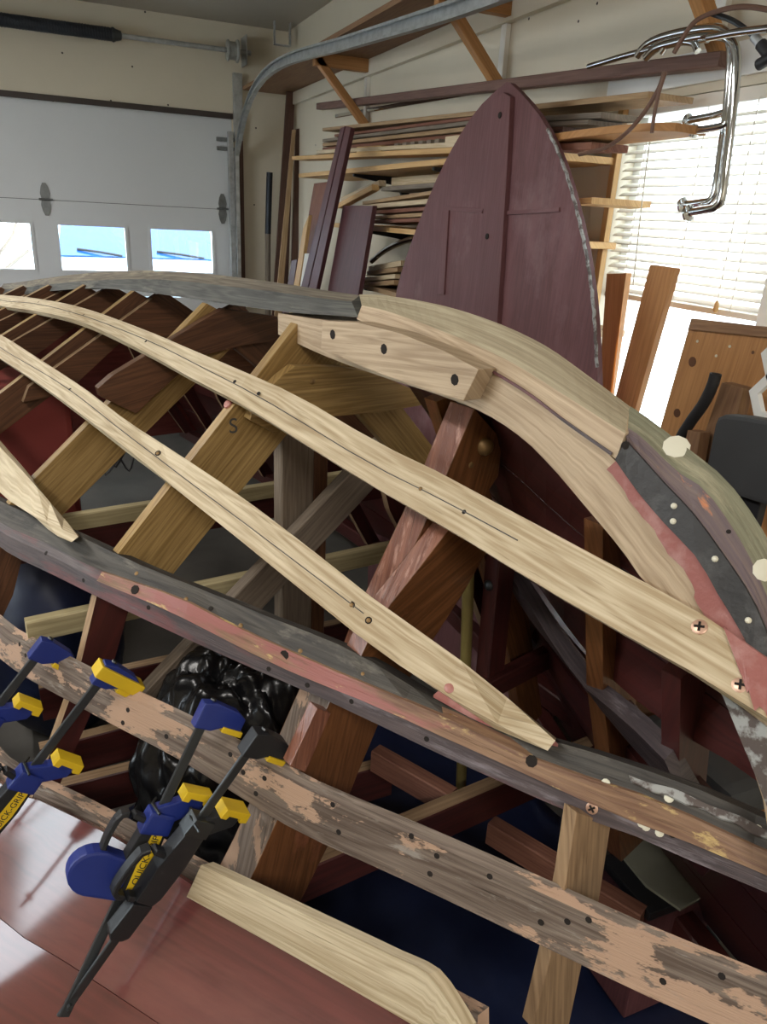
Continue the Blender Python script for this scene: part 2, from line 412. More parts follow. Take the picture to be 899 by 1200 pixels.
multi_box('wall_front', [((XL-.12, YB-.12, 0), (XR+.12, YB, ZC))], 'wall_cream')
# side window in the left wall, out of the picture, that the glossy planks mirror
w2 = struct(empty('window_2', (XL, 2.15, 0.85)))
for y0, y1, z0, z1 in ((.85, 3.3, .85, .9), (.85, 3.3, 2.05, 2.1), (.85, .9, .9, 2.05), (3.25, 3.3, .9, 2.05), (2.13, 2.17, .9, 2.05)):
    boxw('window_frame', (XL-.1, y0, z0), (XL-.03, y1, z1), 'vinyl_white', w2)
boxw('pane', (XL-.06, .9, .9), (XL-.055, 2.13, 2.05), 'pane_glass', w2); boxw('pane', (XL-.06, 2.17, .9), (XL-.055, 3.25, 2.05), 'pane_glass', w2)

# --- sectional garage door
door = struct(empty('door_1', (-0.78, YD+.05, 0)))
dy0, dy1 = YD+.02, YD+.06
SX0, SX1 = DX0+.001, DX1-.001
for z0, z1 in ((1.6, 2.209), (0.40, 0.985), (0.01, 0.395)):
    boxw('door_section', (SX0, dy0, z0), (SX1, dy1, z1), 'door_white', door, bevel=0.006)
wins = [(0.052+.597*k, 0.476+.597*k) for k in range(-5, 2)]
z_a, z_b = 1.161, 1.448
V = []; Fs = []
def addb(lo, hi):
    b = len(V); V.extend(Vector((x, y, z)) for z in (lo[2], hi[2]) for y in (lo[1], hi[1]) for x in (lo[0], hi[0]))
    Fs.extend(tuple(b+i for i in f) for f in ((0, 1, 3, 2), (4, 6, 7, 5), (0, 4, 5, 1), (2, 3, 7, 6), (0, 2, 6, 4), (1, 5, 7, 3)))
addb((SX0, dy0, .99), (SX1, dy1, z_a)); addb((SX0, dy0, z_b), (SX1, dy1, 1.600))
xs = [SX0]+[x for a in wins for x in a]+[SX1]
for k in range(0, len(xs), 2): addb((xs[k], dy0, z_a), (xs[k+1], dy1, z_b))
sec = mk('door_section', V, Fs, 'door_white', door)
for a, b in wins:
    for lo, hi in (((a-.02, dy0-.008, z_a-.02), (b+.02, dy0, z_a)), ((a-.02, dy0-.008, z_b), (b+.02, dy0, z_b+.02)), ((a-.02, dy0-.008, z_a), (a, dy0, z_b)), ((b, dy0-.008, z_a), (b+.02, dy0, z_b))):
        boxw('window_frame', lo, hi, 'door_white', sec)
    boxw('pane', (a, dy0+.018, z_a), (b, dy0+.022, z_b), 'pane_glass', sec)
boxw('section_seam', (SX0, dy0-.0006, 1.5985), (SX1, dy0+.004, 1.6015), 'steel_dark', door)
for X, Z in ((-0.008, 1.603), (1.156, 1.603), (-1.2, 1.603)):
    h = mk('hinge', *(lambda c: ([Vector((c[0]+x, dy0-.006+y, c[1]+z)) for y in (0, .006) for x, z in ((-.01, -.1), (.01, -.1), (.022, -.075), (.03, -.035), (.023, 0), (.03, .035), (.022, .075), (.01, .1), (-.01, .1), (-.022, .075), (-.03, .035), (-.023, 0), (-.03, -.035), (-.022, -.075))],
        [tuple(range(14)), tuple(range(27, 13, -1))]+[(i, (i+1) % 14, (i+1) % 14+14, i+14) for i in range(14)]))((X, Z)), 'hinge_steel', door)
    tube('hinge_pin', [(X-.04, dy0-.012, Z), (X+.045, dy0-.012, Z)], .007, 'hinge_steel', h)
boxw('roller_bracket', (1.125, dy0-.03, 2.040), (1.245, dy0, 2.064), 'hinge_steel', door); boxw('roller_bracket', (1.125, dy0-.03, 1.982), (1.245, dy0, 2.006), 'hinge_steel', door)
struct(boxw('trim_1', (DX0, YD-.022, 2.181), (DX1, YD, 2.215), 'seal_dark', bevel=.003))
struct(boxw('trim_2', (DX1+.03, YD-.03, 0), (DX1+.065, YD, 2.2), 'walnut'))
# --- track that carries the door up and over
TX, TY = 1.24, 5.66
pts = [on_x(x, y, TX) for x, y in ((279, 185), (283, 150), (291, 120), (304, 95), (322, 78), (348, 66), (400, 52), (460, 34), (530, 12), (600, -14))]
pts.append(pts[-1]+(pts[-1]-pts[-2]).normalized()*1.3)
pts = resample([Vector((TX, TY, 0.02)), Vector((TX, TY, 1.0)), Vector((TX, TY, 1.7)), Vector((TX, TY, 1.95))]+[Vector((TX, min(p.y, TY), p.z)) for p in pts[1:]], 40)
a, h, th = .026, .013, .003
cprof = [(-a, h), (a, h), (a, -h), (a-.01, -h), (a-.01, -h+th), (a-th, -h+th), (a-th, h-th), (-a+th, h-th), (-a+th, -h+th), (-a+.01, -h+th), (-a+.01, -h), (-a, -h)]
tr = empty('door_track', (TX, TY, 0)); tag(tr, 'galvanised steel garage door track curving from the jamb to overhead', 'track')
sweep('rail', pts, cprof, Vector((1, 0, 0)), 'galvanised', tr)
boxw('hanger', (TX-.003, pts[-1].y+.08, pts[-1].z+.01), (TX+.0, pts[-1].y+.11, ZC), 'galvanised', tr)
boxw('jamb_bracket', (TX-.045, TY+.025, .02), (TX-.015, YD-.005, 2.1), 'galvanised', tr)
boxw('flag_bracket', (TX+.0, TY+.045, 2.05), (TX+.06, YD-.005, 2.46), 'galvanised', tr, bevel=.003)
# --- torsion shaft and spring above the door
SY, SZ = 5.62, 2.57
tq = empty('torsion_spring', (0, SY, SZ)); tag(tq, 'dark torsion spring on a steel shaft above the garage door', 'spring')
tube('shaft', [(-2.8, SY, SZ), (1.34, SY, SZ)], .0145, 'galvanised', tq, 12)
coil = []
for i in range(0, 900):
    x = -1.4+1.87*i/899; coil.append((x, SY+.035*math.cos(i*.8), SZ+.035*math.sin(i*.8)))
tube('spring', [(-1.4+1.87*i/40, SY, SZ) for i in range(41)], .036, 'spring_dark', tq, 14)
tube('spring_coils', coil, .005, 'spring_dark', tq, 5)
lathe('winding_cone', (.47, SY, SZ), (1, 0, 0), [(.039, 0), (.042, .01), (.034, .022), (.025, .055), (.014, .06)], 'steel_dark', tq)
lathe('cable_drum', (1.18, SY, SZ), (1, 0, 0), [(.034, 0), (.062, .004), (.062, .012), (.052, .018), (.052, .06), (.066, .066), (.066, .076), (.034, .08)], 'galvanised', tq, 20)
boxw('bearing_plate', (1.305, SY-.03, 2.50), (1.31, YD-.004, 2.67), 'galvanised', tq)
# hanger strap at the ceiling corner
p = on_y(322, 36, 5.5)
hg = empty('ceiling_bracket', (p.x, 5.5, ZC)); tag(hg, 'small galvanised angle bracket hanging from the ceiling corner', 'bracket')
boxw('strap', (p.x-.004, 5.48, 2.62), (p.x, 5.52, ZC), 'galvanised', hg); boxw('strap', (p.x+.10, 5.48, 2.62), (p.x+.104, 5.52, ZC), 'galvanised', hg); boxw('strap', (p.x-.004, 5.48, 2.616), (p.x+.104, 5.52, 2.62), 'galvanised', hg)
# lamp housings over the three ceiling lights
for (x, y, sx, sy), lb in zip(((-1.15, .75, .09, .6), (-1.6, 3.3, .09, .6), (-.2, -1.6, .6, .09)), ('white shop light on the ceiling left of the hull', 'white shop light on the ceiling by the garage door', 'white shop light on the ceiling behind the viewer')):
    l = empty('shop_light', (x, y, 2.67)); tag(l, lb, 'lamp', 'ceiling shop lights')
    boxw('housing', (x-sx, y-sy, 2.665), (x+sx, y+sy, 2.72), 'lamp_white', l, bevel=.008)
    boxw('mount', (x-.03, y-.03, 2.72), (x+.03, y+.03, ZC), 'lamp_white', l)

# --- window in the right wall with its blind
w1 = struct(empty('window_1', (XR, 1.72, WZ0)))
for y0, y1, z0, z1 in ((WY0, WY1, WZ0, WZ0+.04), (WY0, WY1, WZ1-.03, WZ1), (WY0, WY0+.035, WZ0, WZ1), (WY1-.035, WY1, WZ0, WZ1), (WY0, WY1, 1.40, 1.435)):
    boxw('window_frame', (XR+.05, y0, z0), (XR+.10, y1, z1), 'vinyl_white', w1, bevel=.003)
boxw('pane', (XR+.073, WY0+.03, WZ0+.03), (XR+.077, WY1-.03, 1.41), 'pane_glass', w1); boxw('pane', (XR+.082, WY0+.03, 1.42), (XR+.086, WY1-.03, WZ1-.02), 'pane_glass', w1)
# casing
cs = struct(empty('trim_3', (XR, 1.5, 1.0)))
boxw('casing', (XR-.02, WY1, .90), (XR, WY1+.025, WZ1+.02), 'fir_light', cs, .003)
boxw('casing', (XR-.012, WY1+.026, .90), (XR, WY1+.10, WZ1+.02), 'wall_cream', cs, .003)
boxw('casing', (XR-.014, WY0-.12, WZ1+.022), (XR, WY1+.10, WZ1+.10), 'vinyl_white', cs, .003)
boxw('casing', (XR-.012, WY0-.10, .90), (XR, WY0, WZ1), 'vinyl_white', cs, .003)
boxw('sill', (XR-.05, WY0-.12, WZ0-.045), (XR+.05, WY1+.12, WZ0-.005), 'vinyl_white', cs, .004)
bl = empty('window_blind', (XR+.02, 1.72, 1.40)); tag(bl, 'white slatted venetian blind hanging over upper half of window', 'blind')
boxw('head_rail', (XR-.005, WY0+.006, WZ1-.035), (XR+.035, WY1-.006, WZ1-.003), 'blind_white', bl, .003)
nsl = 21; sl0 = None
for i in range(nsl):
    z = 1.430+i*(.483/nsl)
    if sl0 is None:
        prof = [(-.0145, -.004), (0, .0012), (.0145, .004), (.0145, .005), (0, .0024), (-.0145, -.003)]
        yy = [WY0+.01, WY1-.01]
        cur = [[Vector((XR+.016+a*.92, y, z+b*1.6)) for y in yy] for a, b in prof]
        Vv, Ff, Uu, _ = loft(cur); sl0 = mk('slat', Vv, Ff, 'blind_white', bl, Uu)
        sz = z
    else:
        c = sl0.copy(); COL.objects.link(c); c.parent = bl; c.location = (0, 0, z-sz)
boxw('bottom_rail', (XR+.004, WY0+.01, 1.402), (XR+.028, WY1-.01, 1.418), 'blind_white', bl, .003)
for y in (WY0+.1, 1.72, WY1-.1):
    tube('ladder_cord', [(XR+.001, y, 1.405), (XR+.001, y, WZ1-.03)], .0012, 'blind_white', bl, 5)
tube('pull_cord', [(XR-.008, WY0+.14, 1.44), (XR-.008, WY0+.14, WZ1-.03)], .0014, 'blind_white', bl, 5)
lathe('cord_tassel', (XR-.008, WY0+.14, 1.41), (0, 0, 1), [(.004, 0), (.007, .004), (.006, .02), (.003, .03)], 'fir_light', bl, 8)

# --- outdoors, seen through the door lights
struct(boxw('ground_outside', (-14, YD+.13, -.12), (16, 30, -.02), 'snow', base=(0, 0, 0)))
struct(boxw('ground_yard', (XR+.13, -12, -.12), (30, YD+.13, -.02), 'snow', base=(0, 0, 0)))
car = empty('parked_car', (0.85, 9.2, -.02)); tag(car, 'pale blue car parked outside the garage door windows', 'car')
def car_loft(name, secs, mat, half):
    cur = [[Vector((.85+x*half, y, z)) for x in (-1, -.93, -.6, 0, .6, .93, 1)] for y, z in secs]
    n = len(cur); m7 = 7
    rails = [[cur[j][i] - Vector((0, 0, (0.05 if i in (0, 6) else 0.012 if i in (1, 5) else 0))) for i in range(m7)] for j in range(n)]
    Vv, Ff, Uu, _ = loft(rails); return mk(name, Vv, Ff, mat, car, Uu, True)
car_loft('hood', [(7.1, .3), (7.0, .7), (7.15, .93), (7.6, 1.01), (8.35, 1.09), (8.45, 1.0), (8.45, .3)], 'car_paint', .95)
car_loft('cabin', [(8.4, .25), (8.4, 1.05), (9.1, 1.62), (9.7, 1.70), (10.8, 1.68), (11.5, 1.1), (11.5, .25)], 'car_paint', .9)
Vv = [Vector((.85+x, y, z)) for x, y, z in ((-.80, 8.41, 1.09), (.80, 8.41, 1.09), (.70, 9.06, 1.61), (-.70, 9.06, 1.61))]; Vv += [v+Vector((0, -.012, .012)) for v in Vv]
mk('windshield', Vv, [(0, 1, 2, 3), (7, 6, 5, 4), (0, 1, 5, 4), (1, 2, 6, 5), (2, 3, 7, 6), (3, 0, 4, 7)], 'car_glass', car)
for x0, x1 in ((-.2, -.62), (.62, .15)):
    tube('wiper', [(.85+x0, 8.36, 1.11), (.85+(x0+x1)/2, 8.40, 1.14), (.85+x1, 8.45, 1.16)], .012, 'black_rubber', car, 6)
for sx in (-1, 1):
    for y in (7.8, 10.7): lathe('wheel', (.85+sx*.76, y, .32), (sx, 0, 0), [(.2, 0), (.34, .02), (.34, .16), (.2, .2)], 'black_rubber', car, 20)
    lathe('side_mirror', (.85+sx*1.0, 8.7, 1.2), (0, 1, 0), [(.05, -.05), (.1, -.03), (.1, .03), (.05, .06)], 'car_paint', car, 10)
tree = empty('bare_tree', (-.88, 12.6, -.02)); tag(tree, 'bare pale tree standing outside left of the car', 'tree')
tube('trunk', [(-.88, 12.6, -.02), (-.78, 12.6, 1.4), (-.62, 12.7, 3)], .12, 'lumber_grey', tree, 8, taper=[1, .8, .5])
for k in range(7):
    a = k*.9; z = 1.0+k*.2
    tube('branch', [(-.82, 12.6, z-.5), (-.82+.5*math.cos(a), 12.6+.3*math.sin(a), z-.1), (-.82+1.1*math.cos(a+.2), 12.6+.5*math.sin(a), z+.4)], .035, 'lumber_grey', tree, 6, taper=[1, .7, .3])

# ================================================================== the upside-down hull
hull = empty('boat_hull', W(2.0, 0, 0.0)); tag(hull, 'upside-down wooden boat hull under repair with bare frames and new oak battens', 'boat')
T_CH = smooth_tab([(.1, .03), (.2, .01), (.28, -.01), (.36, -.045), (.45, -.085), (.58, -.135), (.7, -.185), (.89, -.262), (1.1, -.37), (1.36, -.49), (1.8, -.593), (2.3, -.66), (3.0, -.70), (4.4, -.66)])
T_TB = smooth_tab([(.05, -.04), (.2, -.08), (.3, -.11), (.42, -.15), (.55, -.21), (.7, -.28), (.89, -.365), (1.1, -.462), (1.36, -.576), (1.8, -.675), (2.3, -.74), (3.0, -.78), (4.4, -.74)])
T_LO = smooth_tab([(.05, -.15), (.3, -.24), (.6, -.34), (.89, -.46), (1.1, -.565), (1.36, -.68), (1.8, -.79), (2.3, -.86), (3.0, -.90), (4.4, -.86)])
T_B1 = smooth_tab([(.2, -.078), (.42, -.078), (.6, -.079), (.89, -.092), (1.1, -.14), (1.36, -.20), (1.8, -.207), (2.4, -.206), (4.4, -.2)])
T_B2 = smooth_tab([(.3, -.03), (.5, -.08), (.65, -.125), (.89, -.206), (1.36, -.355), (1.8, -.393), (2.33, -.411), (4.4, -.41)])
def bpt(p): return Vector(B(p))
def at_s(rail, s):
    """(t, z) of a world-space rail at station s"""
    q = sorted(bpt(p) for p in map(Vector, rail)) if False else [bpt(p) for p in rail]
    q.sort(key=lambda v: v.x)
    return lerp_tab([(v.x, v.y) for v in q], s), lerp_tab([(v.x, v.z) for v in q], s)
# --- keel, aft: old and weathered
def rail_t(px, t, ext=()): return [on_t(x, y, t) for x, y in px]+[W(*e) for e in ext]
STEM_D = -SV*.13-Vector((0, 0, .26))
def foot(r): return r+[r[-1]+STEM_D*.5-SV*.012, r[-1]+STEM_D]
def far(r, t): return [W(bpt(p).x, t, bpt(p).z) for p in r]
NK = 40
o_ = rail_t([(422, 346), (380, 340), (330, 332), (280, 325), (220, 319), (165, 317), (105, 320), (60, 325), (20, 331)], 0.0)
e_ = bpt(o_[-1]); o_.append(W(4.45, 0, e_.z-(4.45-e_.x)*.11))
g_ = rail_t([(420, 355), (380, 350), (330, 343), (280, 337), (220, 330), (165, 327), (105, 329), (60, 333), (20, 338)], -.03)
e_ = bpt(g_[-1]); g_.append(W(4.45, -.03, e_.z-(4.45-e_.x)*.11))
b_ = rail_t([(416, 371), (350, 367), (300, 361), (250, 354), (175, 343), (115, 338), (60, 341), (20, 346)], -.048)
e_ = bpt(b_[-1]); b_.append(W(4.45, -.048, e_.z-(4.45-e_.x)*.11))
KB = b_
O, G, Bt = (resample(r, NK) for r in (o_, g_, b_))
# broken ragged end of the old keel
for r, d in ((O, .0), (G, .022), (Bt, -.01)): r[0] = r[0]+SV*d
V, Fs, U, ids = loft([O, G, Bt, far(Bt, .048), far(G, .03)])
keel = mk('keel', V, Fs, ['weathered_keel', 'keel_side'], hull, U, mats=[0 if i in (0, 4) else 1 for i in ids]); keel['label'] = 'weathered grey old keel'
# --- inner stem of new oak
R_px = [(326, 367), (378, 375), (430, 379), (480, 394), (569, 431), (619, 462), (664, 495), (719, 537), (749, 575), (784, 616), (819, 653), (844, 696), (868, 735), (888, 775), (905, 820), (918, 880), (926, 960)]
B_px = [(326, 392), (383, 418), (449, 442), (514, 463), (569, 485), (614, 515), (649, 550), (689, 597), (729, 645), (749, 674), (769, 697), (800, 745), (845, 812), (868, 862), (884, 905), (896, 945), (904, 1000)]
Rr = resample(foot(rail_t(R_px, -.048)), 56); Br = resample(foot(rail_t(B_px, -.048)), 56)
V, Fs, U, ids = loft([Rr, Br, far(Br, .048), far(Rr, .048)])
stem = mk('inner_stem', V, Fs, 'oak_keel', hull, U); stem['label'] = 'new pale oak stem'
# --- outer keel of new oak, then the old painted stem
Oa = resample(rail_t([(421, 345), (449, 346), (514, 357), (579, 377), (639, 405), (689, 440), (738, 476)], 0.0), 24)
Ga = resample(rail_t([(424, 358), (448, 363), (487, 376), (540, 397), (600, 425), (660, 462), (733, 508)], -.034), 24)
Ra = resample(rail_t([(418, 374), (430, 379), (480, 394), (569, 431), (619, 462), (664, 495), (722, 538)], -.05), 24)
V, Fs, U, ids = loft([Oa, Ga, Ra, far(Ra, .05), far(Ga, .034)])
okeel = mk('outer_keel', V, Fs, ['oak_keel', 'oak_keel_top'], hull, U, mats=[1 if i in (0, 4) else 0 for i in ids]); okeel['label'] = 'new pale oak length scarfed into the keel'
Ob = resample(foot(rail_t([(739, 476), (749, 482), (799, 520), (849, 560), (884, 605), (899, 630), (925, 680), (950, 750), (965, 830), (972, 930)], 0.0)), 30)
Mb = resample(foot(rail_t([(729, 497), (752, 512), (775, 535), (800, 557), (824, 572), (850, 605), (880, 655), (905, 715), (925, 790), (938, 880)], -.024)), 30)
Gb = resample(foot(rail_t([(735, 516), (755, 538), (778, 564), (813, 601), (847, 647), (882, 700), (903, 750), (918, 810), (930, 900)], -.036)), 30)
Rb = resample(foot(rail_t([(723, 538), (749, 575), (784, 616), (819, 653), (844, 696), (868, 735), (888, 775), (905, 820), (918, 880), (924, 940)], -.05)), 30)
V, Fs, U, ids = loft([Ob, Mb, Gb, far(Gb, .036), far(Mb, .024)])
ostem = mk('outer_stem', V, Fs, ['stem_green', 'stem_old'], hull, U, mats=[{0: 0, 1: 1, 2: 1, 3: 1, 4: 0}.get(i, 1) for i in ids]); ostem['label'] = 'old outer stem with flaking purple and orange paint'
V, Fs, U, ids = loft([[p-TV*.003 for p in Gb], [p-TV*.004 for p in Rb], [p+TV*.03 for p in Rb], [p+TV*.03 for p in Gb]])
band = mk('rabbet_band', V, Fs, 'rabbet_black', hull, U); band['label'] = 'black tarred strip in the rabbet'
# pink primer brushed along the rabbet
P1 = resample([on_t(x, y, -.051) for x, y in ((722, 540), (749, 576), (784, 617), (819, 654), (844, 697), (868, 736), (888, 776))], 26)
P2 = resample([on_t(x, y, -.051) for x, y in ((711, 550), (735, 580), (757, 611), (779, 640), (801, 668), (815, 698), (842, 745))], 26)
P2 = [p+(q-p)*(.10*math.sin(i*.8)+.04*math.sin(i*2.1)-.02) for i, (p, q) in enumerate(zip(P2, P1))]
V, Fs, U, ids = loft([P1, P2, [p+TV*.002 for p in P2], [p+TV*.002 for p in P1]])
mk('primer_stripe', V, Fs, 'primer_pink', hull, U)['label'] = 'fresh pink primer'
Q1 = resample([on_t(x, y, -.0505) for x, y in ((846, 813), (880, 838), (910, 860))], 8); Q2 = resample([on_t(x, y, -.0505) for x, y in ((866, 862), (885, 908), (904, 960))], 8)
V, Fs, U, ids = loft([Q1, Q2, [p+TV*.0015 for p in Q2], [p+TV*.0015 for p in Q1]])
mk('flaking_paint', V, Fs, 'white_flake', hull, U)['label'] = 'flaking white paint on the stem foot'
# pencil/primer line along the rabbet of the new oak
ln = resample([on_t(x, y, -.0515) for x, y in ((569, 430), (619, 461), (664, 495), (717, 532))], 20)
sweep('marking_line', ln, rect_prof(.004, .002), -TV, 'chine_side', hull)
# --- oak cleat bolted to the side of the keel
poly = [on_t(x, y, -.085) for x, y in ((378, 376), (420, 378), (470, 391), (520, 411), (561, 433), (543, 470), (500, 457), (450, 440), (410, 424), (376, 409))]
cleat = prism('cleat', poly, TV*.036, 'oak_keel', hull, bevel=.002); cleat['label'] = 'pale oak cleat bolted to the keel'

# --- chine: dark upper band, ridge, side face
def cpx(px, tab, dt): return [on_curve(x, y, tab, dt) for x, y in px]
def aft(r, dz=(0.0, .02, .035, .02, -.03), tab=T_CH, dt=0.0, ss=(2.2, 2.6, 3.1, 3.7, 4.4)):
    e = bpt(r[0]); return [W(s, lerp_tab(tab, s)+dt, e.z+d) for s, d in reversed(list(zip(ss, dz)))]+r
c_top = cpx([(0, 587), (50, 609), (90, 627), (165, 662), (260, 700), (320, 725), (390, 752), (449, 783), (499, 814), (574, 850), (649, 868), (729, 893), (809, 921), (899, 960), (960, 985)], T_CH, .032)
c_rid = cpx([(0, 612), (55, 637), (112, 666), (210, 700), (280, 735), (360, 771), (449, 809), (549, 851), (600, 877), (667, 903), (747, 929), (833, 966), (899, 997), (960, 1022)], T_CH, .002)
c_rlo = cpx([(0, 622), (55, 649), (110, 677), (200, 715), (330, 780), (449, 829), (530, 866), (600, 897), (667, 928), (747, 962), (827, 992), (899, 1023), (960, 1050)], T_CH, -.012)
c_bot = cpx([(0, 641), (65, 675), (130, 707), (200, 740), (300, 785), (370, 815), (449, 852), (520, 886), (600, 922), (677, 956), (750, 982), (833, 1019), (899, 1046), (960, 1073)], T_CH, -.02)
NC = 60
CT, CR, CL, CB = (resample(aft(r), NC) for r in (c_top, c_rid, c_rlo, c_bot))
inn = [p+TV*.03-Vector((0, 0, .012)) for p in CT]; inb = [p+TV*.05 for p in CB]
chn = empty('chine', W(1.36, -.5, .9)); chn.parent = hull; chn.location = W(1.36, -.5, .9)-hull.location; chn['label'] = 'weathered dark chine log'
V, Fs, U, ids = loft([CT, CR, CL, CB, inb, inn])
chine = mk('chine_log', V, Fs, ['chine_dark', 'chine_side'], chn, U, mats=[0 if i in (0, 4, 5) else 1 for i in ids])
rt = [p-TV*.004+Vector((0, 0, .001)) for p in CR]; rb = [p-TV*.005 for p in CL]
i0 = next(i for i, p in enumerate(CR) if bpt(p).x < 1.40)
V, Fs, U, ids = loft([rt[i0:], rb[i0:], [p+TV*.02 for p in CL[i0:]], [p+TV*.02 for p in CR[i0:]]])
ridge = mk('ridge_strip', V, Fs, 'chine_ridge', chn, U); ridge['label'] = 'worn pinkish wood strip'
# --- topside batten with patchy primer
t_top = cpx([(0, 737), (50, 766), (125, 806), (200, 842), (280, 882), (300, 901), (365, 930), (449, 962), (549, 1006), (649, 1051), (749, 1097), (899, 1159), (960, 1185)], T_TB, .006)
t_top = cpx([(0, 737), (50, 766), (125, 806), (200, 842), (280, 883), (365, 928), (449, 964), (549, 1008), (649, 1053), (749, 1099), (899, 1162), (960, 1188)], T_TB, .006)
t_bot = cpx([(0, 772), (100, 832), (210, 890), (275, 930), (350, 975), (449, 1020), (524, 1055), (649, 1115), (749, 1163), (839, 1203), (900, 1232)], T_TB, -.012)
TT, TBm = resample(aft(t_top, tab=T_TB), NC), resample(aft(t_bot, tab=T_TB, dt=-.016), NC)
V, Fs, U, ids = loft([TT, TBm, [p+TV*.02+Vector((0, 0, .004)) for p in TBm], [p+TV*.022+Vector((0, 0, .008)) for p in TT]])
tbat = mk('topside_batten', V, Fs, 'primed_batten', hull, U); tbat['label'] = 'old topside batten with patches of tan primer'
# --- bottom battens, new oak
def strip(name, up_px, lo_px, tab, dt, th, mat, ext=None, n=44, label=None, line=True):
    u = cpx(up_px, tab, dt); l = cpx(lo_px, tab, -dt)
    if ext: u = [W(s, lerp_tab(tab, s)+dt, z+dt*.4) for s, z in ext]+u; l = [W(s, lerp_tab(tab, s)-dt, z-dt*.4) for s, z in ext]+l
    u = resample(u, n); l = resample(l, n); dn = []
    for i in range(n):
        T = (u[min(i+1, n-1)]-u[max(i-1, 0)]); nn = T.cross(l[i]-u[i]); 
        if nn.length < 1e-7: nn = Vector((0, 0, 1))
        nn.normalize(); dn.append(nn if nn.z < 0 else -nn)
    V, Fs, U, ids = loft([u, l, [p+d*th for p, d in zip(l, dn)], [p+d*th for p, d in zip(u, dn)]])
    o = mk(name, V, Fs, mat, hull, U)
    if label: o['label'] = label
    if line:
        cl = [(p+q)/2-d*.0006+(p-q)*(.06*math.sin(i*.5)) for i, (p, q, d) in enumerate(zip(u, l, dn))][2:-4]
        sweep('pencil_line', cl, rect_prof(.0016, .0012), [-d for d in dn][2:-4], 'pencil', o)
    return o
bat1 = strip('bottom_batten', [(0, 345), (45, 350), (98, 361), (171, 387), (230, 412), (280, 433), (351, 465), (440, 517), (508, 550), (564, 580), (699, 652), (824, 720), (880, 757), (905, 775)],
             [(0, 358), (45, 365), (98, 378), (171, 413), (230, 446), (280, 472), (387, 539), (458, 582), (529, 622), (574, 650), (699, 725), (799, 780), (879, 832), (900, 842)], T_B1, .022, .018, 'oak_pale', label='long pale oak batten nearest the keel',
             ext=((4.4, 1.14), (3.8, 1.19)))
bat2 = strip('bottom_batten', [(0, 392), (45, 420), (100, 456), (150, 494), (215, 536), (280, 580), (360, 640), (449, 710), (510, 752), (574, 800), (620, 840), (652, 865)],
             [(0, 420), (45, 449), (100, 489), (150, 527), (215, 580), (280, 632), (360, 697), (449, 767), (499, 798), (564, 841), (620, 858), (651, 868)], T_B2, .022, .018, 'oak_pale', label='pale oak batten ending in a point on the chine',
             ext=((4.4, 1.08), (3.6, 1.14)))
TB3 = smooth_tab([(1.3, -.47), (1.5, -.51), (1.8, -.55), (2.3, -.58), (4.4, -.58)])
bat3 = strip('bottom_batten', [(0, 523), (30, 556), (60, 590), (93, 628)], [(0, 577), (16, 590), (50, 610), (92, 629)], TB3, .018, .016, 'oak_pale', label='short pale oak batten end tapering onto the chine', ext=((4.4, 1.03), (3.2, 1.10), (2.3, 1.10)), line=False)

b1_ = resample([on_curve(x, y, T_B1, -.0015+d) for x, y, d in ((848, 735, .020), (872, 753, .020), (906, 777, .020))], 10); b2q = resample([on_curve(x, y, T_B1, -.0015+d) for x, y, d in ((868, 790, -.004), (884, 826, -.020), (903, 842, -.020))], 10)
b2q = [p+(q-p)*(.10*math.sin(i*1.9)) for i, (p, q) in enumerate(zip(b2q, b1_))]
V, Fs, U, ids = loft([b1_, b2q, [p+TV*.003 for p in b2q], [p+TV*.003 for p in b1_]])
mk('primer_smear', V, Fs, 'primer_pink', bat1, U)
# --- frames
KZ = [(.44, 1.14), (.889, 1.315), (1.356, 1.392), (1.805, 1.379), (2.326, 1.357), (2.833, 1.327), (3.323, 1.28), (3.79, 1.233), (4.28, 1.18)]
LO_Z = 0.30
def lo_at(s): return lerp_tab(T_LO, s)-.12
def frame(s, names, wb, th, mb, mt, side=-1, edge=None, keelt=.045, topside=True):
    """one frame half: bottom timber and topside timber in the plane of station s; side -1 is the near side"""
    zk = lerp_tab(KZ, s); tc, zc = at_s(CT, s); tl = lo_at(s)
    a = Vector((-keelt, zk)); b = Vector((tc+.004, zc-.004)); d = (b-a).normalized(); n = Vector((d.y, -d.x))
    n = n if n.y < 0 else -n
    q = [a, b, b+n*wb*.85, a+n*wb-d*.05]
    wp = [W(s, side*-v.x, v.y) for v in q]
    f = prism(names[0], wp, SV*th, mb, hull, axis=wp[1]-wp[0], bevel=.0015, side_mat=edge)
    if topside:
        tb, zb = at_s(CB, s)
        q = [(tb+.022, zb+.03), (lerp_tab(T_TB, s)+.024, at_s(TT, s)[1]-.03), (lerp_tab(T_LO, s)+.035, .50), (tl+.035, LO_Z), (tl+.10, LO_Z), (lerp_tab(T_TB, s)+.10, at_s(TT, s)[1]-.01), (tb+.10, zb+.03)]
        wp = [W(s, side*-t, z) for t, z in q]
        prism(names[1], wp, SV*th, mt, hull, axis=wp[3]-wp[0], side_mat='raw_edge')
    return f
frA = frame(1.356, ('bottom_frame', 'topside_frame'), .15, .028, 'oak_gold', 'maroon_wood')
frB = frame(1.805, ('bottom_frame', 'topside_frame'), .13, .028, 'oak_gold', 'brown_floor')
for s in (2.326, 2.833, 3.323, 3.79, 4.28): frame(s, ('bottom_frame', 'topside_frame'), .10, .028, 'brown_floor', 'maroon_wood', edge='oak_gold')
for s in (1.356, 1.805, 2.326, 2.833, 3.323, 3.79, 4.28): frame(s, ('bottom_frame', 'topside_frame'), .10, .028, 'oak_gold' if s < 1.4 else 'brown_floor', 'maroon_wood', side=1)
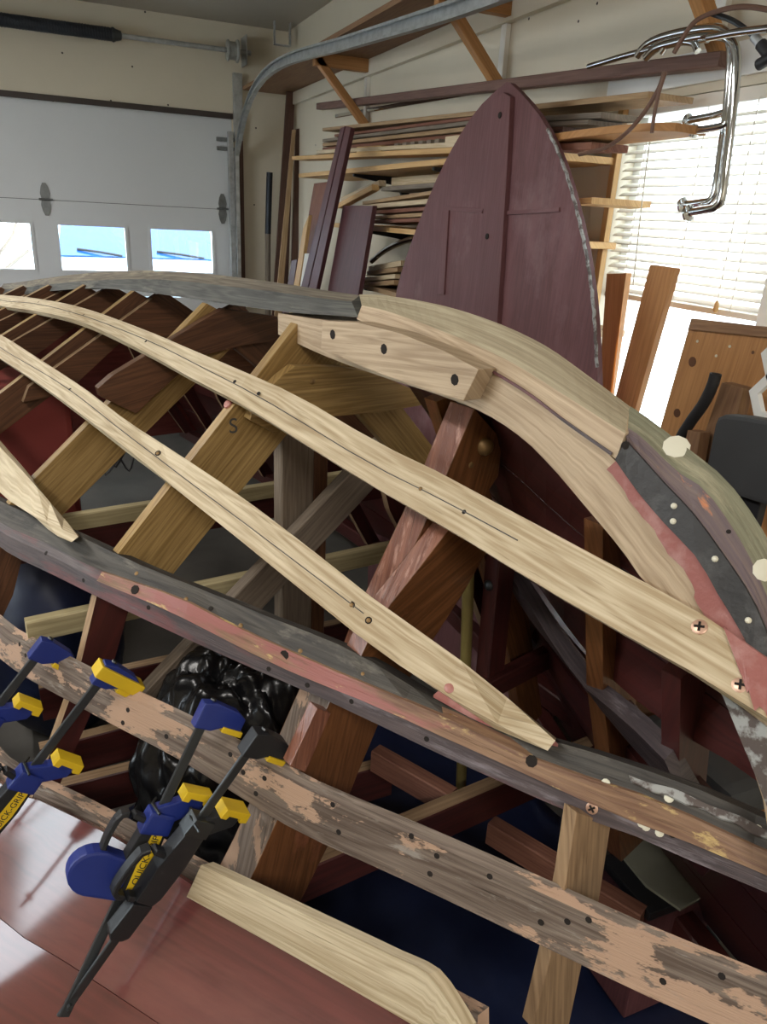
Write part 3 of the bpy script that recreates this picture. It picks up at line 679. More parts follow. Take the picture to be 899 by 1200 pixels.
# transom
tt, zt = at_s(CT, 4.3); tl = lo_at(4.3); zk = 1.17
wp = [W(4.31, t, z) for t, z in ((0, zk), (-tt, zt), (-tl, LO_Z), (tl, LO_Z), (tt, zt))]
prism('transom', wp, SV*.025, 'mahogany_gloss', hull)
# floor timbers: a dark one on each aft frame, a golden one at the new frame
def px_poly(name, s, px, th, mat, bevel=.0015, edge=None, parent=hull, axis=None):
    return prism(name, [on_s(x, y, s) for x, y in px], SV*th, mat, parent, bevel=bevel, side_mat=edge, axis=axis)
flA = px_poly('floor_timber', 1.326, [(293, 492), (300, 470), (330, 441), (346, 429), (400, 430), (440, 437), (506, 466), (500, 474), (440, 484), (393, 488), (366, 486), (340, 492), (322, 508)], .028, 'oak_gold')
px_poly('floor_timber', 1.776, [(115, 455), (132, 440), (185, 408), (240, 374), (262, 362), (325, 371), (332, 398), (290, 404), (240, 416), (208, 440), (180, 465), (160, 485), (118, 465)], .027, 'brown_floor')
for s, zk in ((2.30, 1.357), (2.807, 1.327), (3.297, 1.28), (3.764, 1.233)):
    tcc, zcc = at_s(CT, s); k = (zk-zcc)/tcc   # slope of the bottom
    q = [(0, zk-.02), (-.10, zk-.02+.10*k), (-.38, zk-.02+.38*k), (-.40, zk-.05+.4*k), (-.28, zk-.11+.28*k), (-.1, zk-.14), (.1, zk-.14), (.28, zk-.11+.28*k), (.4, zk-.05+.4*k), (.38, zk-.02+.38*k), (.10, zk-.02+.1*k)]
    prism('floor_timber', [W(s, t, z) for t, z in q], SV*.024, 'brown_floor', hull, side_mat='raw_edge')
# --- the heavy forward frame: two glossy brown timbers side by side
s1 = .889
px_poly('forward_frame', s1+.012, [(556, 479), (525, 553), (496, 618), (462, 690), (436, 745), (418, 792), (456, 822), (480, 780), (520, 690), (556, 600), (584, 558), (589, 516)], .062, 'brown_gloss', edge='rust_edge')
px_poly('frame_sister', s1-.032, [(530, 616), (490, 668), (458, 708), (436, 742), (420, 776), (470, 812), (500, 762), (546, 690), (574, 640)], .043, 'brown_gloss', edge='rust_edge')
px_poly('forward_topside_frame', s1-.004, [(390, 815), (356, 892), (326, 960), (300, 1018), (262, 1092), (322, 1112), (358, 1045), (390, 980), (420, 905), (449, 836)], .085, 'brown_gloss', edge='primed_batten')
px_poly('butt_block', s1-.03, [(372, 830), (388, 836), (358, 905), (340, 898)], .024, 'rust_edge')
# bow frame of raw wood
s0 = .45
px_poly('bow_frame', s0, [(676, 952), (716, 966), (702, 1055), (682, 1130), (664, 1215), (624, 1205), (648, 1110), (664, 1030)], .022, 'raw_edge')
# bow interior: dark far-side frames and knees
def mirror_board(name, s, pts, th, mat, edge=None): return prism(name, [W(s, t, z) for t, z in pts], SV*th, mat, hull, bevel=.0015, side_mat=edge)
mirror_board('far_frame', .985, ((.02, 1.30), (.06, 1.31), (.32, .86), (.46, .45), (.40, .42), (.25, .82)), .035, 'brown_gloss')
mirror_board('far_frame', .60, ((.02, 1.20), (.06, 1.20), (.17, .92), (.36, .42), (.28, .40), (.10, .88)), .035, 'brown_gloss')
mirror_board('far_frame', .42, ((-.01, 1.05), (.05, 1.08), (.12, .90), (.17, .70), (.10, .68), (.05, .86)), .03, 'maroon_wood')
# far side chine, batten and sheer
def mir(r): return [W(bpt(p).x, -bpt(p).y, bpt(p).z) for p in r]
kk = max(i for i, p in enumerate(CT) if bpt(p).x > .34)
V, Fs, U, ids = loft([mir(CT)[:kk], mir(CB)[:kk], mir(inb)[:kk], mir(inn)[:kk]]); mk('chine', V, Fs, 'chine_side', hull, U)
V, Fs, U, ids = loft([mir(TT)[:kk], mir(TBm)[:kk], [p-TV*.02 for p in mir(TBm)[:kk]], [p-TV*.02 for p in mir(TT)[:kk]]]); mk('topside_batten', V, Fs, 'maroon_wood', hull, U)
SS = [.12, .3, .6, .89, 1.36, 1.8, 2.3, 3.0, 3.7, 4.4]
for sd in (-1, 1):
    sweep('sheer_clamp', [W(s, sd*-(lo_at(s)+.06), LO_Z-.02) for s in SS], rect_prof(.05, .06, .004), Vector((0, 0, 1)), 'maroon_wood', hull)
# far side planking, maroon inside
for k in range(3):
    def frac(s, f, zt0): 
        t1, z1 = at_s(CB, s); t2, z2 = lo_at(s), LO_Z-.04
        return W(s, -(t1+(t2-t1)*f)+.012, z1+(z2-z1)*f)
    a_ = resample([frac(s, k/3+.004, 0) for s in SS], 24); b2_ = resample([frac(s, (k+1)/3-.004, 0) for s in SS], 24)
    V, Fs, U, ids = loft([a_, b2_, [p+TV*.014 for p in b2_], [p+TV*.014 for p in a_]]); mk('hull_plank', V, Fs, 'maroon_wood', hull, U)
for k in range(3):
    def fracb(s, f):
        t1, z1 = .05, lerp_tab([(.12, .80), (.2, .9), (.3, 1.08), (.44, 1.18), (.889, 1.31), (1.356, 1.37)], s); t2, z2 = at_s(CT, s); t2 = max(-t2, .055)
        return W(s, t1+(t2-t1)*f+.012, z1+(min(z2, z1-.05)-z1)*f+.004)
    sb = [.16, .3, .44, .6, .75, .89, 1.05, 1.2]
    a_ = resample([fracb(s, k/3+.004) for s in sb], 20); b2_ = resample([fracb(s, (k+1)/3-.004) for s in sb], 20)
    V, Fs, U, ids = loft([a_, b2_, [p+TV*.012 for p in b2_], [p+TV*.012 for p in a_]]); mk('bottom_plank', V, Fs, 'maroon_wood', hull, U)
# --- near side, lower: stringer, mahogany planks, oak strip
l_top = cpx([(0, 893), (50, 920), (125, 958), (190, 995), (240, 1022), (330, 1070), (450, 1130), (560, 1190)], T_LO, .03)
l_bot = cpx([(0, 925), (50, 944), (140, 989), (235, 1048), (330, 1100), (450, 1160), (560, 1215)], T_LO, .012)
lt, lb = resample(aft(l_top, tab=T_LO, dt=.03), 40), resample(aft(l_bot, tab=T_LO, dt=.012), 40)
V, Fs, U, ids = loft([lt, lb, [p+TV*.022 for p in lb], [p+TV*.022 for p in lt]])
mk('stringer', V, Fs, 'primed_batten', hull, U)
def prail(px, dt): return resample(aft(cpx(px, T_LO, dt), tab=T_LO, dt=dt), 40)
p_top = prail([(0, 920), (50, 940), (140, 985), (235, 1043), (330, 1096), (420, 1146), (490, 1186), (560, 1226)], 0)
p_mid = prail([(0, 1080), (50, 1111), (100, 1143), (180, 1196), (260, 1250), (340, 1300)], -.15)
p_bot = [q+(q-p)*1.1 for p, q in zip(p_top, p_mid)]
for a_, b2_ in ((p_top, [p+(q-p)*.006 for p, q in zip(p_mid, p_top)]), (p_mid, p_bot)):
    V, Fs, U, ids = loft([a_, b2_, [p+TV*.012-Vector((0, 0, .008)) for p in b2_], [p+TV*.012-Vector((0, 0, .008)) for p in a_]])
    pl = mk('hull_plank', V, Fs, 'mahogany_gloss', hull, U, smooth=True); pl['label'] = 'glossy mahogany topside plank'
u = resample(cpx([(250, 1010), (300, 1033), (400, 1080), (470, 1113), (515, 1135), (540, 1168), (558, 1198)], T_LO, .004), 26)
l = resample(cpx([(233, 1047), (330, 1100), (420, 1150), (490, 1190), (520, 1207), (545, 1220), (560, 1226)], T_LO, -.008), 26)
V, Fs, U, ids = loft([u, l, [p-TV*.022+Vector((0, 0, .006)) for p in l], [p-TV*.022+Vector((0, 0, .006)) for p in u]])
ostrip = mk('new_plank_strip', V, Fs, 'oak_pale', hull, U); ostrip['label'] = 'pale new oak strip above the mahogany plank'

# --- members inside the hull: cross spalls, deck beams, posts
def hb(name, p0, p1, wd, th, mat, up=(0, 0, 1), mats=None): return board(name, p0, p1, wd, th, Vector(up), mat, hull, mats=mats)
hb('cross_spall', W(1.54, -.60, .745), W(1.45, .62, .745), .03, .05, 'spall')
hb('cross_spall', W(1.98, -.70, .80), W(1.90, .70, .80), .03, .045, 'spall')
hb('cross_spall', W(1.99, -.70, .74), W(1.91, .70, .74), .03, .07, 'maroon_wood')
EDG = {0: 1}
def deck_beam(p0, p1, dz=.09, th=.035):
    o = board('deck_beam', p0-Vector((0, 0, dz/2)), p1-Vector((0, 0, dz/2)), th, dz, Vector((0, 0, 1)), ['maroon_wood', 'raw_edge'], hull, mats={0: 1})
    return o
deck_beam(W(.935, -.42, .45), W(.835, .62, .45), .085, .04)
for (x0, y0), (x1, y1), z in (((62, 870), (134, 851), .40), ((48, 923), (290, 862), .38), ((205, 960), (330, 925), .36), ((60, 800), (330, 742), .45)):
    a_ = on_z(x0, y0, z); b2_ = on_z(x1, y1, z); d = (b2_-a_).normalized()
    deck_beam(a_-d*.03, b2_+d*.28, .10, .035)
# longitudinal carlins seen through the bow
for (x0, y0), (x1, y1), z, wd in (((575, 972), (752, 1080), .33, .035), ((440, 888), (530, 940), .42, .035), ((590, 775), (735, 880), .40, .05)):
    a_ = on_z(x0, y0, z); b2_ = on_z(x1, y1, z); hb('carlin', a_, b2_, wd, .06, 'maroon_wood' if wd > .04 else 'lumber_red')
# post and brace of the building jig
jig = empty('jig_post', W(1.47, .0, 0)); tag(jig, 'grey timber post with diagonal brace standing inside the hull', 'post')
a_ = on_s(345, 470, 1.45)
hbx = lambda n, p0, p1, wd, th, mat, up, par: board(n, p0, p1, wd, th, Vector(up), mat, par)
hbx('upright', Vector((a_.x, a_.y, 0)), Vector((a_.x, a_.y, a_.z)), .088, .04, 'grey_post', SV, jig)
hbx('upright', Vector((a_.x, a_.y, 0))+TV*.066+SV*.006, Vector((a_.x, a_.y, a_.z-.02))+TV*.066+SV*.006, .04, .045, 'brown_floor', SV, jig)
b2_ = on_s(440, 540, 1.40); c_ = on_s(300, 690, 1.40); d_ = (c_-b2_).normalized()
hbx('brace', b2_-d_*.04, c_+d_*.35, .085, .035, 'grey_post', SV, jig)
# round pole and maroon post in the bow
pole = tube('round_pole', [on_s(552, 585, .98), on_s(545, 800, .98), on_s(540, 930, .98)], .0125, 'brass_pole', None, 12); tag(pole, 'olive brown round pole standing inside the bow', 'pole')
bp = on_s(592, 600, .95); bq = on_s(570, 830, .95)
hbm = board('bow_post', bp, bq, .052, .04, SV, 'maroon_wood', hull)
h, n = stick(573, 686, hbm)
if h: lathe('bolt_head', h, n, [(.012, 0), (.011, .004), (.006, .008), (.001, .009)], 'steel_dark', hbm, 10)
board('bow_brace', on_s(640, 770, .93), on_s(560, 812, .93), .05, .03, SV, 'maroon_wood', hull)
board('bow_brace', on_s(625, 730, 1.0), on_s(725, 880, 1.0), .06, .03, SV, 'maroon_wood', hull)

# --- screws, holes and plugs
def hole(px, py, o, r=.0055):
    h, n = stick(px, py, o)
    if h is None: return
    lathe('screw_hole', h-n*.001, n, [(r, 0), (r, .0014)], 'hole_dark', o, 8)
def screw(px, py, o, r=.0085, mat='copper_screw'):
    h, n = stick(px, py, o)
    if h is None: return
    sc = lathe('screw', h-n*.001, n, [(r, 0), (r, .0025), (r*.8, .0035)], mat, o, 14)
    u = n.orthogonal().normalized(); v = n.cross(u); c = h+n*.0028
    for a, b in ((u, v), (v, u)): board('screw_slot', c-a*r*.6, c+a*r*.6, r*.28, .0008, n, 'hole_dark', sc, 0) if False else None
    L = r*.62; k = r*.14
    P = [u*L+v*k, u*k+v*k, u*k+v*L, -u*k+v*L, -u*k+v*k, -u*L+v*k, -u*L-v*k, -u*k-v*k, -u*k-v*L, u*k-v*L, u*k-v*k, u*L-v*k]
    mk('cross_slot', [c+p for p in P]+[c+p+n*.0004 for p in P], [tuple(range(12)), tuple(range(23, 11, -1))]+[(i, (i+1) % 12, (i+1) % 12+12, i+12) for i in range(12)], 'hole_dark', sc) if False else mk('slot', [c+p+n*(.0012) for p in P]+[c+p-n*.002 for p in P], [tuple(range(12)), tuple(range(23, 11, -1))]+[(i, (i+1) % 12, (i+1) % 12+12, i+12) for i in range(12)], 'hole_dark', o)
def blob(px, py, o, r, mat, name='plug', hh=.002):
    h, n = stick(px, py, o)
    if h is None: return
    lathe(name, h-n*.001, n, [(r, 0), (r*.95, hh*.8), (r*.6, hh*1.3), (r*.1, hh*1.5)], mat, o, 10)
for p in ((820, 735), (868, 803)): screw(*p, bat1, .0095)
for p in ((493, 573),): hole(*p, bat1, .0065); blob(*p, bat1, .0042, 'brass', 'screw')
for p in ((544, 600), (275, 447), (171, 400), (98, 369), (303, 461), (45, 354)): hole(*p, bat1, .004)
for p in ((412, 709), (432, 727), (185, 531)): hole(*p, bat2, .0065); blob(*p, bat2, .0042, 'brass', 'screw')
for p in ((82, 456), (12, 411)): hole(*p, bat2, .004)
blob(527, 806, bat2, .009, 'putty_pink', 'primer_spot')
for p in ((390, 392), (450, 409), (533, 445)): hole(*p, cleat, .009)
for p in ((570, 522),):
    pass
for p in ((78, 629), (54, 648), (98, 680), (158, 690), (240, 730), (332, 768), (360, 803), (247, 713), (174, 712), (315, 784), (412, 822), (310, 790), (500, 866), (655, 950), (788, 978), (280, 762)): hole(*p, chine, .0045)
for p in ((158, 691), (333, 768), (360, 803), (623, 892)): hole(*p, ridge, .009)
for p in ((160, 672), (218, 702), (282, 733), (352, 763), (425, 790), (452, 806), (528, 838), (710, 925), (784, 935), (888, 972), (710, 918)): blob(*p, chine, .0045 if p[0] < 600 else .0065, 'brass' if p[0] < 600 else 'putty_white', 'nail_head' if p[0] < 600 else 'filler_spot')
for p in ((752, 965), (773, 976), (757, 969)): blob(*p, chine, .006, 'putty_white', 'filler_spot')
screw(694, 947, chine)
for p in ((30, 768), (23, 755), (75, 808), (144, 847), (150, 832), (195, 863), (285, 905), (300, 930), (270, 884), (310, 912), (390, 943), (397, 975), (482, 980), (512, 1003), (504, 1024), (574, 1027), (634, 1081), (690, 1078), (777, 1150), (846, 1144), (665, 1080)): hole(*p, tbat, .0048)
for p in ((790, 593), (838, 655), (877, 727), (789, 611)): blob(*p, band, .004, 'putty_white', 'nail_head', .003)
blob(733, 522, band, .006, 'hole_dark', 'nail_hole', .001)
blob(793, 523, ostem, .017, 'putty_white', 'wood_plug', .0015); blob(896, 668, ostem, .014, 'putty_white', 'wood_plug', .0015)
blob(854, 623, ostem, .004, 'hole_dark', 'nail_hole', .001)
for p in ((240, 412),): pass
for p in ((236, 424), (366, 447)): blob(*p, flA, .007, 'brass', 'screw')
for p in ((72, 497),): hole(*p, frB, .010)
for px, py, fr_ in ((262, 468, frA), (268, 474, frA), (176, 553, frA), (170, 549, frA), (156, 416, frB), (72, 476, frB)): blob(px, py, fr_, .011, 'putty_pink', 'bedding_putty', .006)
w1_ = resample(cpx([(736, 905), (790, 922), (845, 944), (899, 968), (950, 990)], T_CH, .022), 20); w2_ = resample(cpx([(742, 920), (790, 938), (840, 958), (899, 986), (950, 1008)], T_CH, .006), 20); w1_, w2_ = [p+(q-p)*(.25+.1*math.sin(i*.9)) for i, (p, q) in enumerate(zip(w1_, w2_))], [q+(p-q)*(.15+.1*math.sin(i*1.7+1)) for i, (p, q) in enumerate(zip(w1_, w2_))]
V, Fs, U, ids = loft([[p+Vector((0, 0, .0015))-TV*.0015 for p in w1_], [p+Vector((0, 0, .0015))-TV*.0015 for p in w2_], [p-Vector((0, 0, .002)) for p in w2_], [p-Vector((0, 0, .002)) for p in w1_]])
mk('flaking_paint', V, Fs, 'white_flake', chn, U)['label'] = 'flaking grey white paint'
w1_ = resample(cpx([(520, 806), (560, 828), (600, 850), (648, 868)], T_CH, .030), 12); w2_ = resample(cpx([(508, 816), (556, 842), (600, 860), (654, 874)], T_CH, .024), 12)
V, Fs, U, ids = loft([[p+Vector((0, 0, .003)) for p in w1_], [p+Vector((0, 0, .003)) for p in w2_], [p-Vector((0, 0, .002)) for p in w2_], [p-Vector((0, 0, .002)) for p in w1_]])
mk('primer_stripe', V, Fs, 'primer_pink', chn, U)
# pale bolt head on the forward frame
ff = [o for o in hull.children if o.name.startswith('forward_frame')][0]
h, n = stick(568, 523, ff)
if h: lathe('bolt_head', h-n*.001, n, [(.017, 0), (.0165, .006), (.012, .012), (.005, .015), (.001, .0155)], 'brass', ff, 16)
for p in ((552, 545), (470, 718), (540, 640)): blob(*p, ff, .006, 'brass', 'screw')
# pencilled letter on the new frame
cu = bpy.data.curves.new('pencil_letter', 'FONT'); cu.body = 'S'; cu.size = .045; cu.extrude = .0003; cu.materials.append(M['pencil'])
h, n = stick(268, 508, flA)
if h is None: h, n = stick(268, 508, frA)
if h is not None:
    tmp = bpy.data.objects.new('pencil_letter', cu); fm = bpy.data.meshes.new_from_object(tmp); bpy.data.objects.remove(tmp); bpy.data.curves.remove(cu)
    fo = bpy.data.objects.new('pencil_letter', fm); COL.objects.link(fo); fo.parent = hull
    x_ = TV; y_ = Vector((0, 0, 1)); z_ = -SV
    mm = Matrix((x_, y_, z_)).transposed().to_4x4(); mm.translation = h-SV*.001-hull.location; fo.matrix_local = mm

# ================================================================== clamps on the topside batten
def clamp(label, P0, adir, L, d, scheme, jdir, open_k=0, tail=True):
    a = Vector(adir).normalized(); j = (Vector(jdir)-a*Vector(jdir).dot(a)).normalized(); k = a.cross(j)
    cl = empty('bar_clamp', P0); tag(cl, label, 'clamp', 'clamps on the topside batten')
    main = 'clamp_blue' if scheme != 'black' else 'black_plastic'
    Pw = lambda u, v, w=0: Vector(P0)+a*u+j*v+k*w
    def cpoly(name, uv, w0, w1, mat, par=cl, bev=.003): return prism(name, [Pw(u, v, w0) for u, v in uv], k*(w1-w0), mat, par, bevel=bev)
    sweep('bar', [Pw(-.015, 0), Pw(L, 0)], rect_prof(.0065, .017, .0015), j, 'clamp_bar', cl)
    # fixed jaw: head with its throat reaching behind the batten
    hd = cpoly('fixed_jaw', ((-.034, -.016), (-.040, .008), (-.036, .05), (-.028, .066), (-.006, .066), (-.002, .03), (.008, .014), (.010, -.016)), -.013, .013, main)
    cpoly('jaw_pad', ((-.006, .032), (-.006, .070), (.004, .070), (.004, .032)), -.016, .016, 'clamp_yellow', bev=.002)
    lathe('pin', Pw(-.040, .0), -a, [(.006, 0), (.005, .003)], 'steel_dark', hd, 8)
    if open_k:   # rubber pad pushed over the head
        cpoly('pad_sleeve', ((-.030, -.022), (-.030, .074), (-.006, .074), (-.006, -.022)), -.020, .020, 'clamp_yellow', bev=.003)
    # sliding jaw and body
    cpoly('sliding_pad', ((d-.012, .022), (d-.014, .072), (d+.004, .074), (d+.006, .060), (d-.001, .058), (d-.001, .034), (d+.006, .032), (d+.006, .020)), -.018, .018, 'clamp_yellow', bev=.0015)
    cpoly('sliding_jaw', ((d, .030), (d, .064), (d+.020, .060), (d+.045, .026), (d+.06, .016), (d+.06, -.014), (d+.03, -.014), (d+.012, .016)), -.011, .011, main)
    bd = cpoly('body', ((d+.05, -.018), (d+.05, .020), (d+.11, .024), (d+.175, .020), (d+.19, .012), (d+.185, -.022), (d+.12, -.026)), -.014, .014, 'black_plastic')
    if scheme == 'blue':
        gl = [(d+.122, -.012), (d+.132, -.03)]+[(d+.150+.036*math.cos(q), -.068+.042*math.sin(q)) for q in [math.radians(150+i*15) for i in range(-2, 17)]][::1]+[(d+.186, -.03), (d+.188, -.012)]
        gl = [(d+.122, -.010)]+[(d+.153+.038*math.cos(math.radians(q)), -.062-.044*math.sin(math.radians(q))) for q in range(200, -25, -15)]+[(d+.19, -.010)]
        cpoly('grip', gl, -.016, .016, 'clamp_blue', bev=.005)
        cpoly('name_plate', ((d+.055, .004), (d+.07, .016), (d+.12, .018), (d+.17, .012), (d+.175, -.002), (d+.12, -.004), (d+.07, -.002)), .0141, .0151, 'clamp_yellow', bd, 0)
        tc_ = bpy.data.curves.new('plate_lettering', 'FONT'); tc_.body = 'QUICK-GRIP'; tc_.size = .0155; tc_.extrude = .0002; tc_.align_x = 'CENTER'; tc_.align_y = 'CENTER'; tc_.materials.append(M['black_plastic'])
        tm_ = bpy.data.objects.new('plate_lettering', tc_); me_ = bpy.data.meshes.new_from_object(tm_); bpy.data.objects.remove(tm_); bpy.data.curves.remove(tc_)
        lo_ = bpy.data.objects.new('plate_lettering', me_); COL.objects.link(lo_); lo_.parent = bd
        mm_ = Matrix((-a, -j, k)).transposed().to_4x4(); mm_.translation = Pw(d+.115, .007, .0153)-world_loc(bd); lo_.matrix_local = mm_
        cpoly('collar', ((d+.035, -.020), (d+.035, .024), (d+.07, .026), (d+.075, -.024)), -.017, .017, 'clamp_blue', bev=.005)
    else:
        cpoly('grip', ((d+.19, -.022), (d+.19, .016), (d+.255, .014), (d+.262, .004), (d+.262, -.018), (d+.25, -.026)), -.013, .013, 'black_plastic', bev=.004)
        cpoly('collar', ((d+.02, -.018), (d+.02, .022), (d+.052, .024), (d+.052, -.022)), -.015, .015, 'steel_dark', bev=.003)
    # squeeze trigger: an open loop
    t0, t1 = (d+.055, d+.125) if scheme == 'blue' else (d+.10, d+.185)
    q0 = -.022
    lp = [(t0, q0), (t0-.004, q0-.03), (t0+.006, q0-.042), (t1-.012, q0-.044), (t1, q0-.034), (t1, q0)]
    sweep('trigger', resample([Pw(u, v) for u, v in lp], 16), rect_prof(.02, .010, .002), k.cross(a), 'black_plastic', cl)
    tube('release_lever', [Pw(d+.03, -.006, -.03), Pw(d+.028, -.02, 0), Pw(d+.03, -.012, .03)], .0025, 'steel_dark', cl, 6)
    if tail: lathe('stop_pin', Pw(L-.02, 0, -.011), k, [(.004, 0), (.004, .022)], 'steel_dark', cl, 8)
    return cl
JD = TV+Vector((0, 0, .25))-SV*.1
def clampP(h, e, dte, dth=-.02):
    P0 = on_curve(*h, T_TB, dth); P1 = on_curve(*e, T_LO, dte); return P0, (P1-P0), (P1-P0).length
P0, dv, L = clampP((238, 846), (75, 1190), -.235)
clamp('blue and black trigger clamp with large blue grip lobe', P0, dv, L, .125, 'blue', JD)
P0, dv, L = clampP((293, 878), (72, 1190), -.235)
clamp('all black trigger clamp beside the oak strip', P0, dv, L, .115, 'black', JD)
P0 = on_curve(118, 797, T_TB, -.02); P1 = on_curve(33, 908, T_LO, -.055); dk = (P1-P0).normalized()
clamp('blue clamp with yellow pad pushed over its head', P0, dk, .52, .165, 'blue', JD, open_k=1)
P0 = on_curve(44, 768, T_TB, -.02)
clamp('small blue clamp at the left end of the batten', P0, dk, .40, .10, 'blue', JD)

# ================================================================== along the right wall
SHX = XR-.32          # front of the shelves
def quad_board(name, px, plane, th_vec, mat, bevel=.0015, **kw):
    """a flat board from its four corners seen in front, with real thickness behind"""
    return prism(name, [plane(x, y) for x, y in px], th_vec, mat, None, bevel=bevel, **kw)
# --- overhead shelf on timber brackets
osf = empty('overhead_shelf', (XR, 3.6, 2.3)); tag(osf, 'brown plywood shelf high on the wall with fir brackets', 'shelf')
ZS = 2.36
boxw('shelf_board', (XR-.33, 1.3, ZS), (XR-.005, 5.7, ZS+.022), 'shelf_brown', osf, .002)
boxw('wall_cleat', (XR-.03, 1.3, ZS-.075), (XR-.002, 5.7, ZS-.002), 'wall_cream', osf, .002)
for fx, fy, yo in ((430, 148, 0), (590, 108, 0), (847, 66, 0)):
    f = on_x(fx, fy, XR-.02); Y = f.y
    board('brace', Vector((XR-.025, Y, f.z)), Vector((XR-.30, Y, ZS-.03)), .04, .038, Vector((1, 0, 1)), 'fir', osf)
    boxw('arm', (XR-.32, Y-.02, ZS-.062), (XR-.03, Y+.02, ZS-.002), 'fir', osf, .002)
    boxw('upright', (XR-.02, Y+.022, f.z-.02), (XR-.001, Y+.06, ZS-.076), 'lamp_white', osf, .002)
# --- long brown rail on the bracket feet, bright strip under it
RX = XR-.07
a_ = on_x(375, 125, RX); b2_ = on_x(851, 70, RX)
tag(board('wooden_rail', a_, b2_, .045, .034, Vector((0, 0, 1)), 'rail_brown'), 'long brown wooden rail lying across the bracket feet', 'rail')
a_ = on_x(394, 136, XR-.012); b2_ = on_x(700, 84, XR-.012)
tag(sweep('metal_strip', resample([a_, (a_+b2_)/2+Vector((0, 0, .004)), b2_], 8), rect_prof(.012, .022, .004), Vector((0, 0, 1)), 'chrome'), 'bright chrome moulding strip on the wall behind the brown rail', 'moulding')
# --- lumber shelves
def shelf_unit(label, zpx, y0, y1, mat, br):
    X0 = SHX; z = zpx
    u = empty('lumber_shelf', (XR, (y0+y1)/2, z-.1)); tag(u, label, 'shelf')
    boxw('shelf_board', (X0, y0, z-.02), (XR-.003, y1, z), mat, u, .002)
    for y in br:
        boxw('bracket_upright', (XR-.012, y-.012, z-.2), (XR-.002, y+.012, z-.021), 'black_plastic', u)
        prism('bracket_arm', [Vector((XR-.012, y-.01, z-.021)), Vector((X0+.03, y-.01, z-.021)), Vector((X0+.03, y-.01, z-.032)), Vector((XR-.06, y-.01, z-.06)), Vector((XR-.012, y-.01, z-.15))], (0, .02, 0), 'black_plastic', u)
    return u
pz = lambda x, y, X=None: on_x(x, y, X or SHX)
z1 = pz(450, 193).z; z2 = pz(450, 266).z; z3 = pz(445, 338).z
shelf_unit('upper lumber shelf of pale wood on black brackets', z1, pz(697, 165, XR-.1).y, pz(350, 190).y, 'fir_light', (2.75, 3.6))
shelf_unit('middle lumber shelf of pale wood behind the maroon panel', z2, pz(696, 262, XR-.1).y, pz(385, 262).y, 'fir_light', (2.6, 3.4))
shelf_unit('lower lumber shelf behind the leaning maroon boards', z3, pz(640, 330).y, pz(395, 330).y, 'lumber_tan', (2.6, 3.4))
LUM = []
def lum(x0, y0, x1, y1, hpx, mat, label, wd=.16, X=None, group='lumber on the wall shelves', slope=True, name='lumber_board', rest=None):
    """a board on a shelf; its front top edge runs between the two image points"""
    X = X or SHX+.004
    a = on_x(x0, y0, X); b = on_x(x1, y1, X)
    dist = ((a-EYE).dot(FW)+(b-EYE).dot(FW))/2; th = hpx*dist/F_PX
    a = a+Vector((wd/2, 0, -th/2)); b = b+Vector((wd/2, 0, -th/2))
    o = board(name, a, b, wd, th, Vector((0, 0, 1)), mat); tag(o, label, 'board', group); return o
lum(342, 183, 556, 171, 5, 'fir_light', 'lower of two pale boards at the front of the upper shelf', .10)
lum(371, 176, 548, 165.3, 4.4, 'lumber_pale', 'upper of two pale boards at the front of the upper shelf', .10)
lum(370, 181, 416, 177, 3.2, 'walnut', 'short dark board end left on the upper shelf', .2, SHX+.11)
lum(378, 173, 545, 156, 4, 'lumber_red', 'lowest brown board in the upper shelf pile', .14, SHX+.13)
lum(378, 168, 548, 148, 4, 'lumber_tan', 'tan board second from the bottom of the upper pile', .14, SHX+.12)
lum(378, 163, 560, 140, 3.6, 'lumber_grey', 'greyish board third from the bottom of the upper pile', .15, SHX+.11)
lum(392, 157.5, 556, 136, 3, 'lumber_red', 'reddish board just under the top of the upper pile', .14, SHX+.13)
lum(378, 150, 760, 107, 4.4, 'lumber_tan', 'long tan board on top reaching past the maroon panel', .15, SHX+.12)
lum(418, 172, 447, 170, 8, 'fir_light', 'pale offcut block lying left on the upper shelf', .09, SHX+.005, name='offcut_block')
lum(522, 160, 545, 157, 10, 'lumber_pale', 'pale offcut block beside the edge of the maroon panel', .09, SHX+.005, name='offcut_block')
for i in range(6):
    lum(462+9.5*i, 168-1.0*i, 467+9.5*i, 167.5-1.0*i, 5, 'lumber_grey', '%s small grey spacer block from the left on the upper shelf' % ('first', 'second', 'third', 'fourth', 'fifth', 'sixth')[i], .08, SHX+.008, 'spacer blocks on the upper shelf', name='spacer_block')
lum(620, 137, 705, 131, 6, 'lumber_grey', 'upper grey board right of the maroon panel', .13, SHX+.10)
lum(625, 144, 690, 140, 5, 'lumber_grey', 'lower grey board right of the maroon panel', .14, SHX+.09)
lum(620, 150, 660, 148, 5, 'walnut', 'dark board end low on the upper shelf by the window', .14, SHX+.09)
# rounded orange-brown plank poking past the window edge
pl = [on_x(x, y, SHX-.0) for x, y in ((640, 158), (769, 152))]
c0 = on_z(640, 152, pl[0].z); 
poly = []
ya, yb = pl[0].y, pl[1].y
for u, v in ((0, 0), (.35, -.012), (.7, -.006), (.93, .02), (1.0, .055), (.98, .16), (0, .18)):
    poly.append(Vector((SHX+.0+v, ya+(yb-ya)*u, pl[0].z-.018)))
tag(prism('rounded_plank', poly, (0, 0, .018), 'fir', None, bevel=.002), 'orange brown plank with rounded front reaching over the window', 'board', 'lumber on the wall shelves')
lum(640, 168, 694, 166, 8, 'lumber_red', 'reddish board under the rounded plank', .12, SHX+.02)
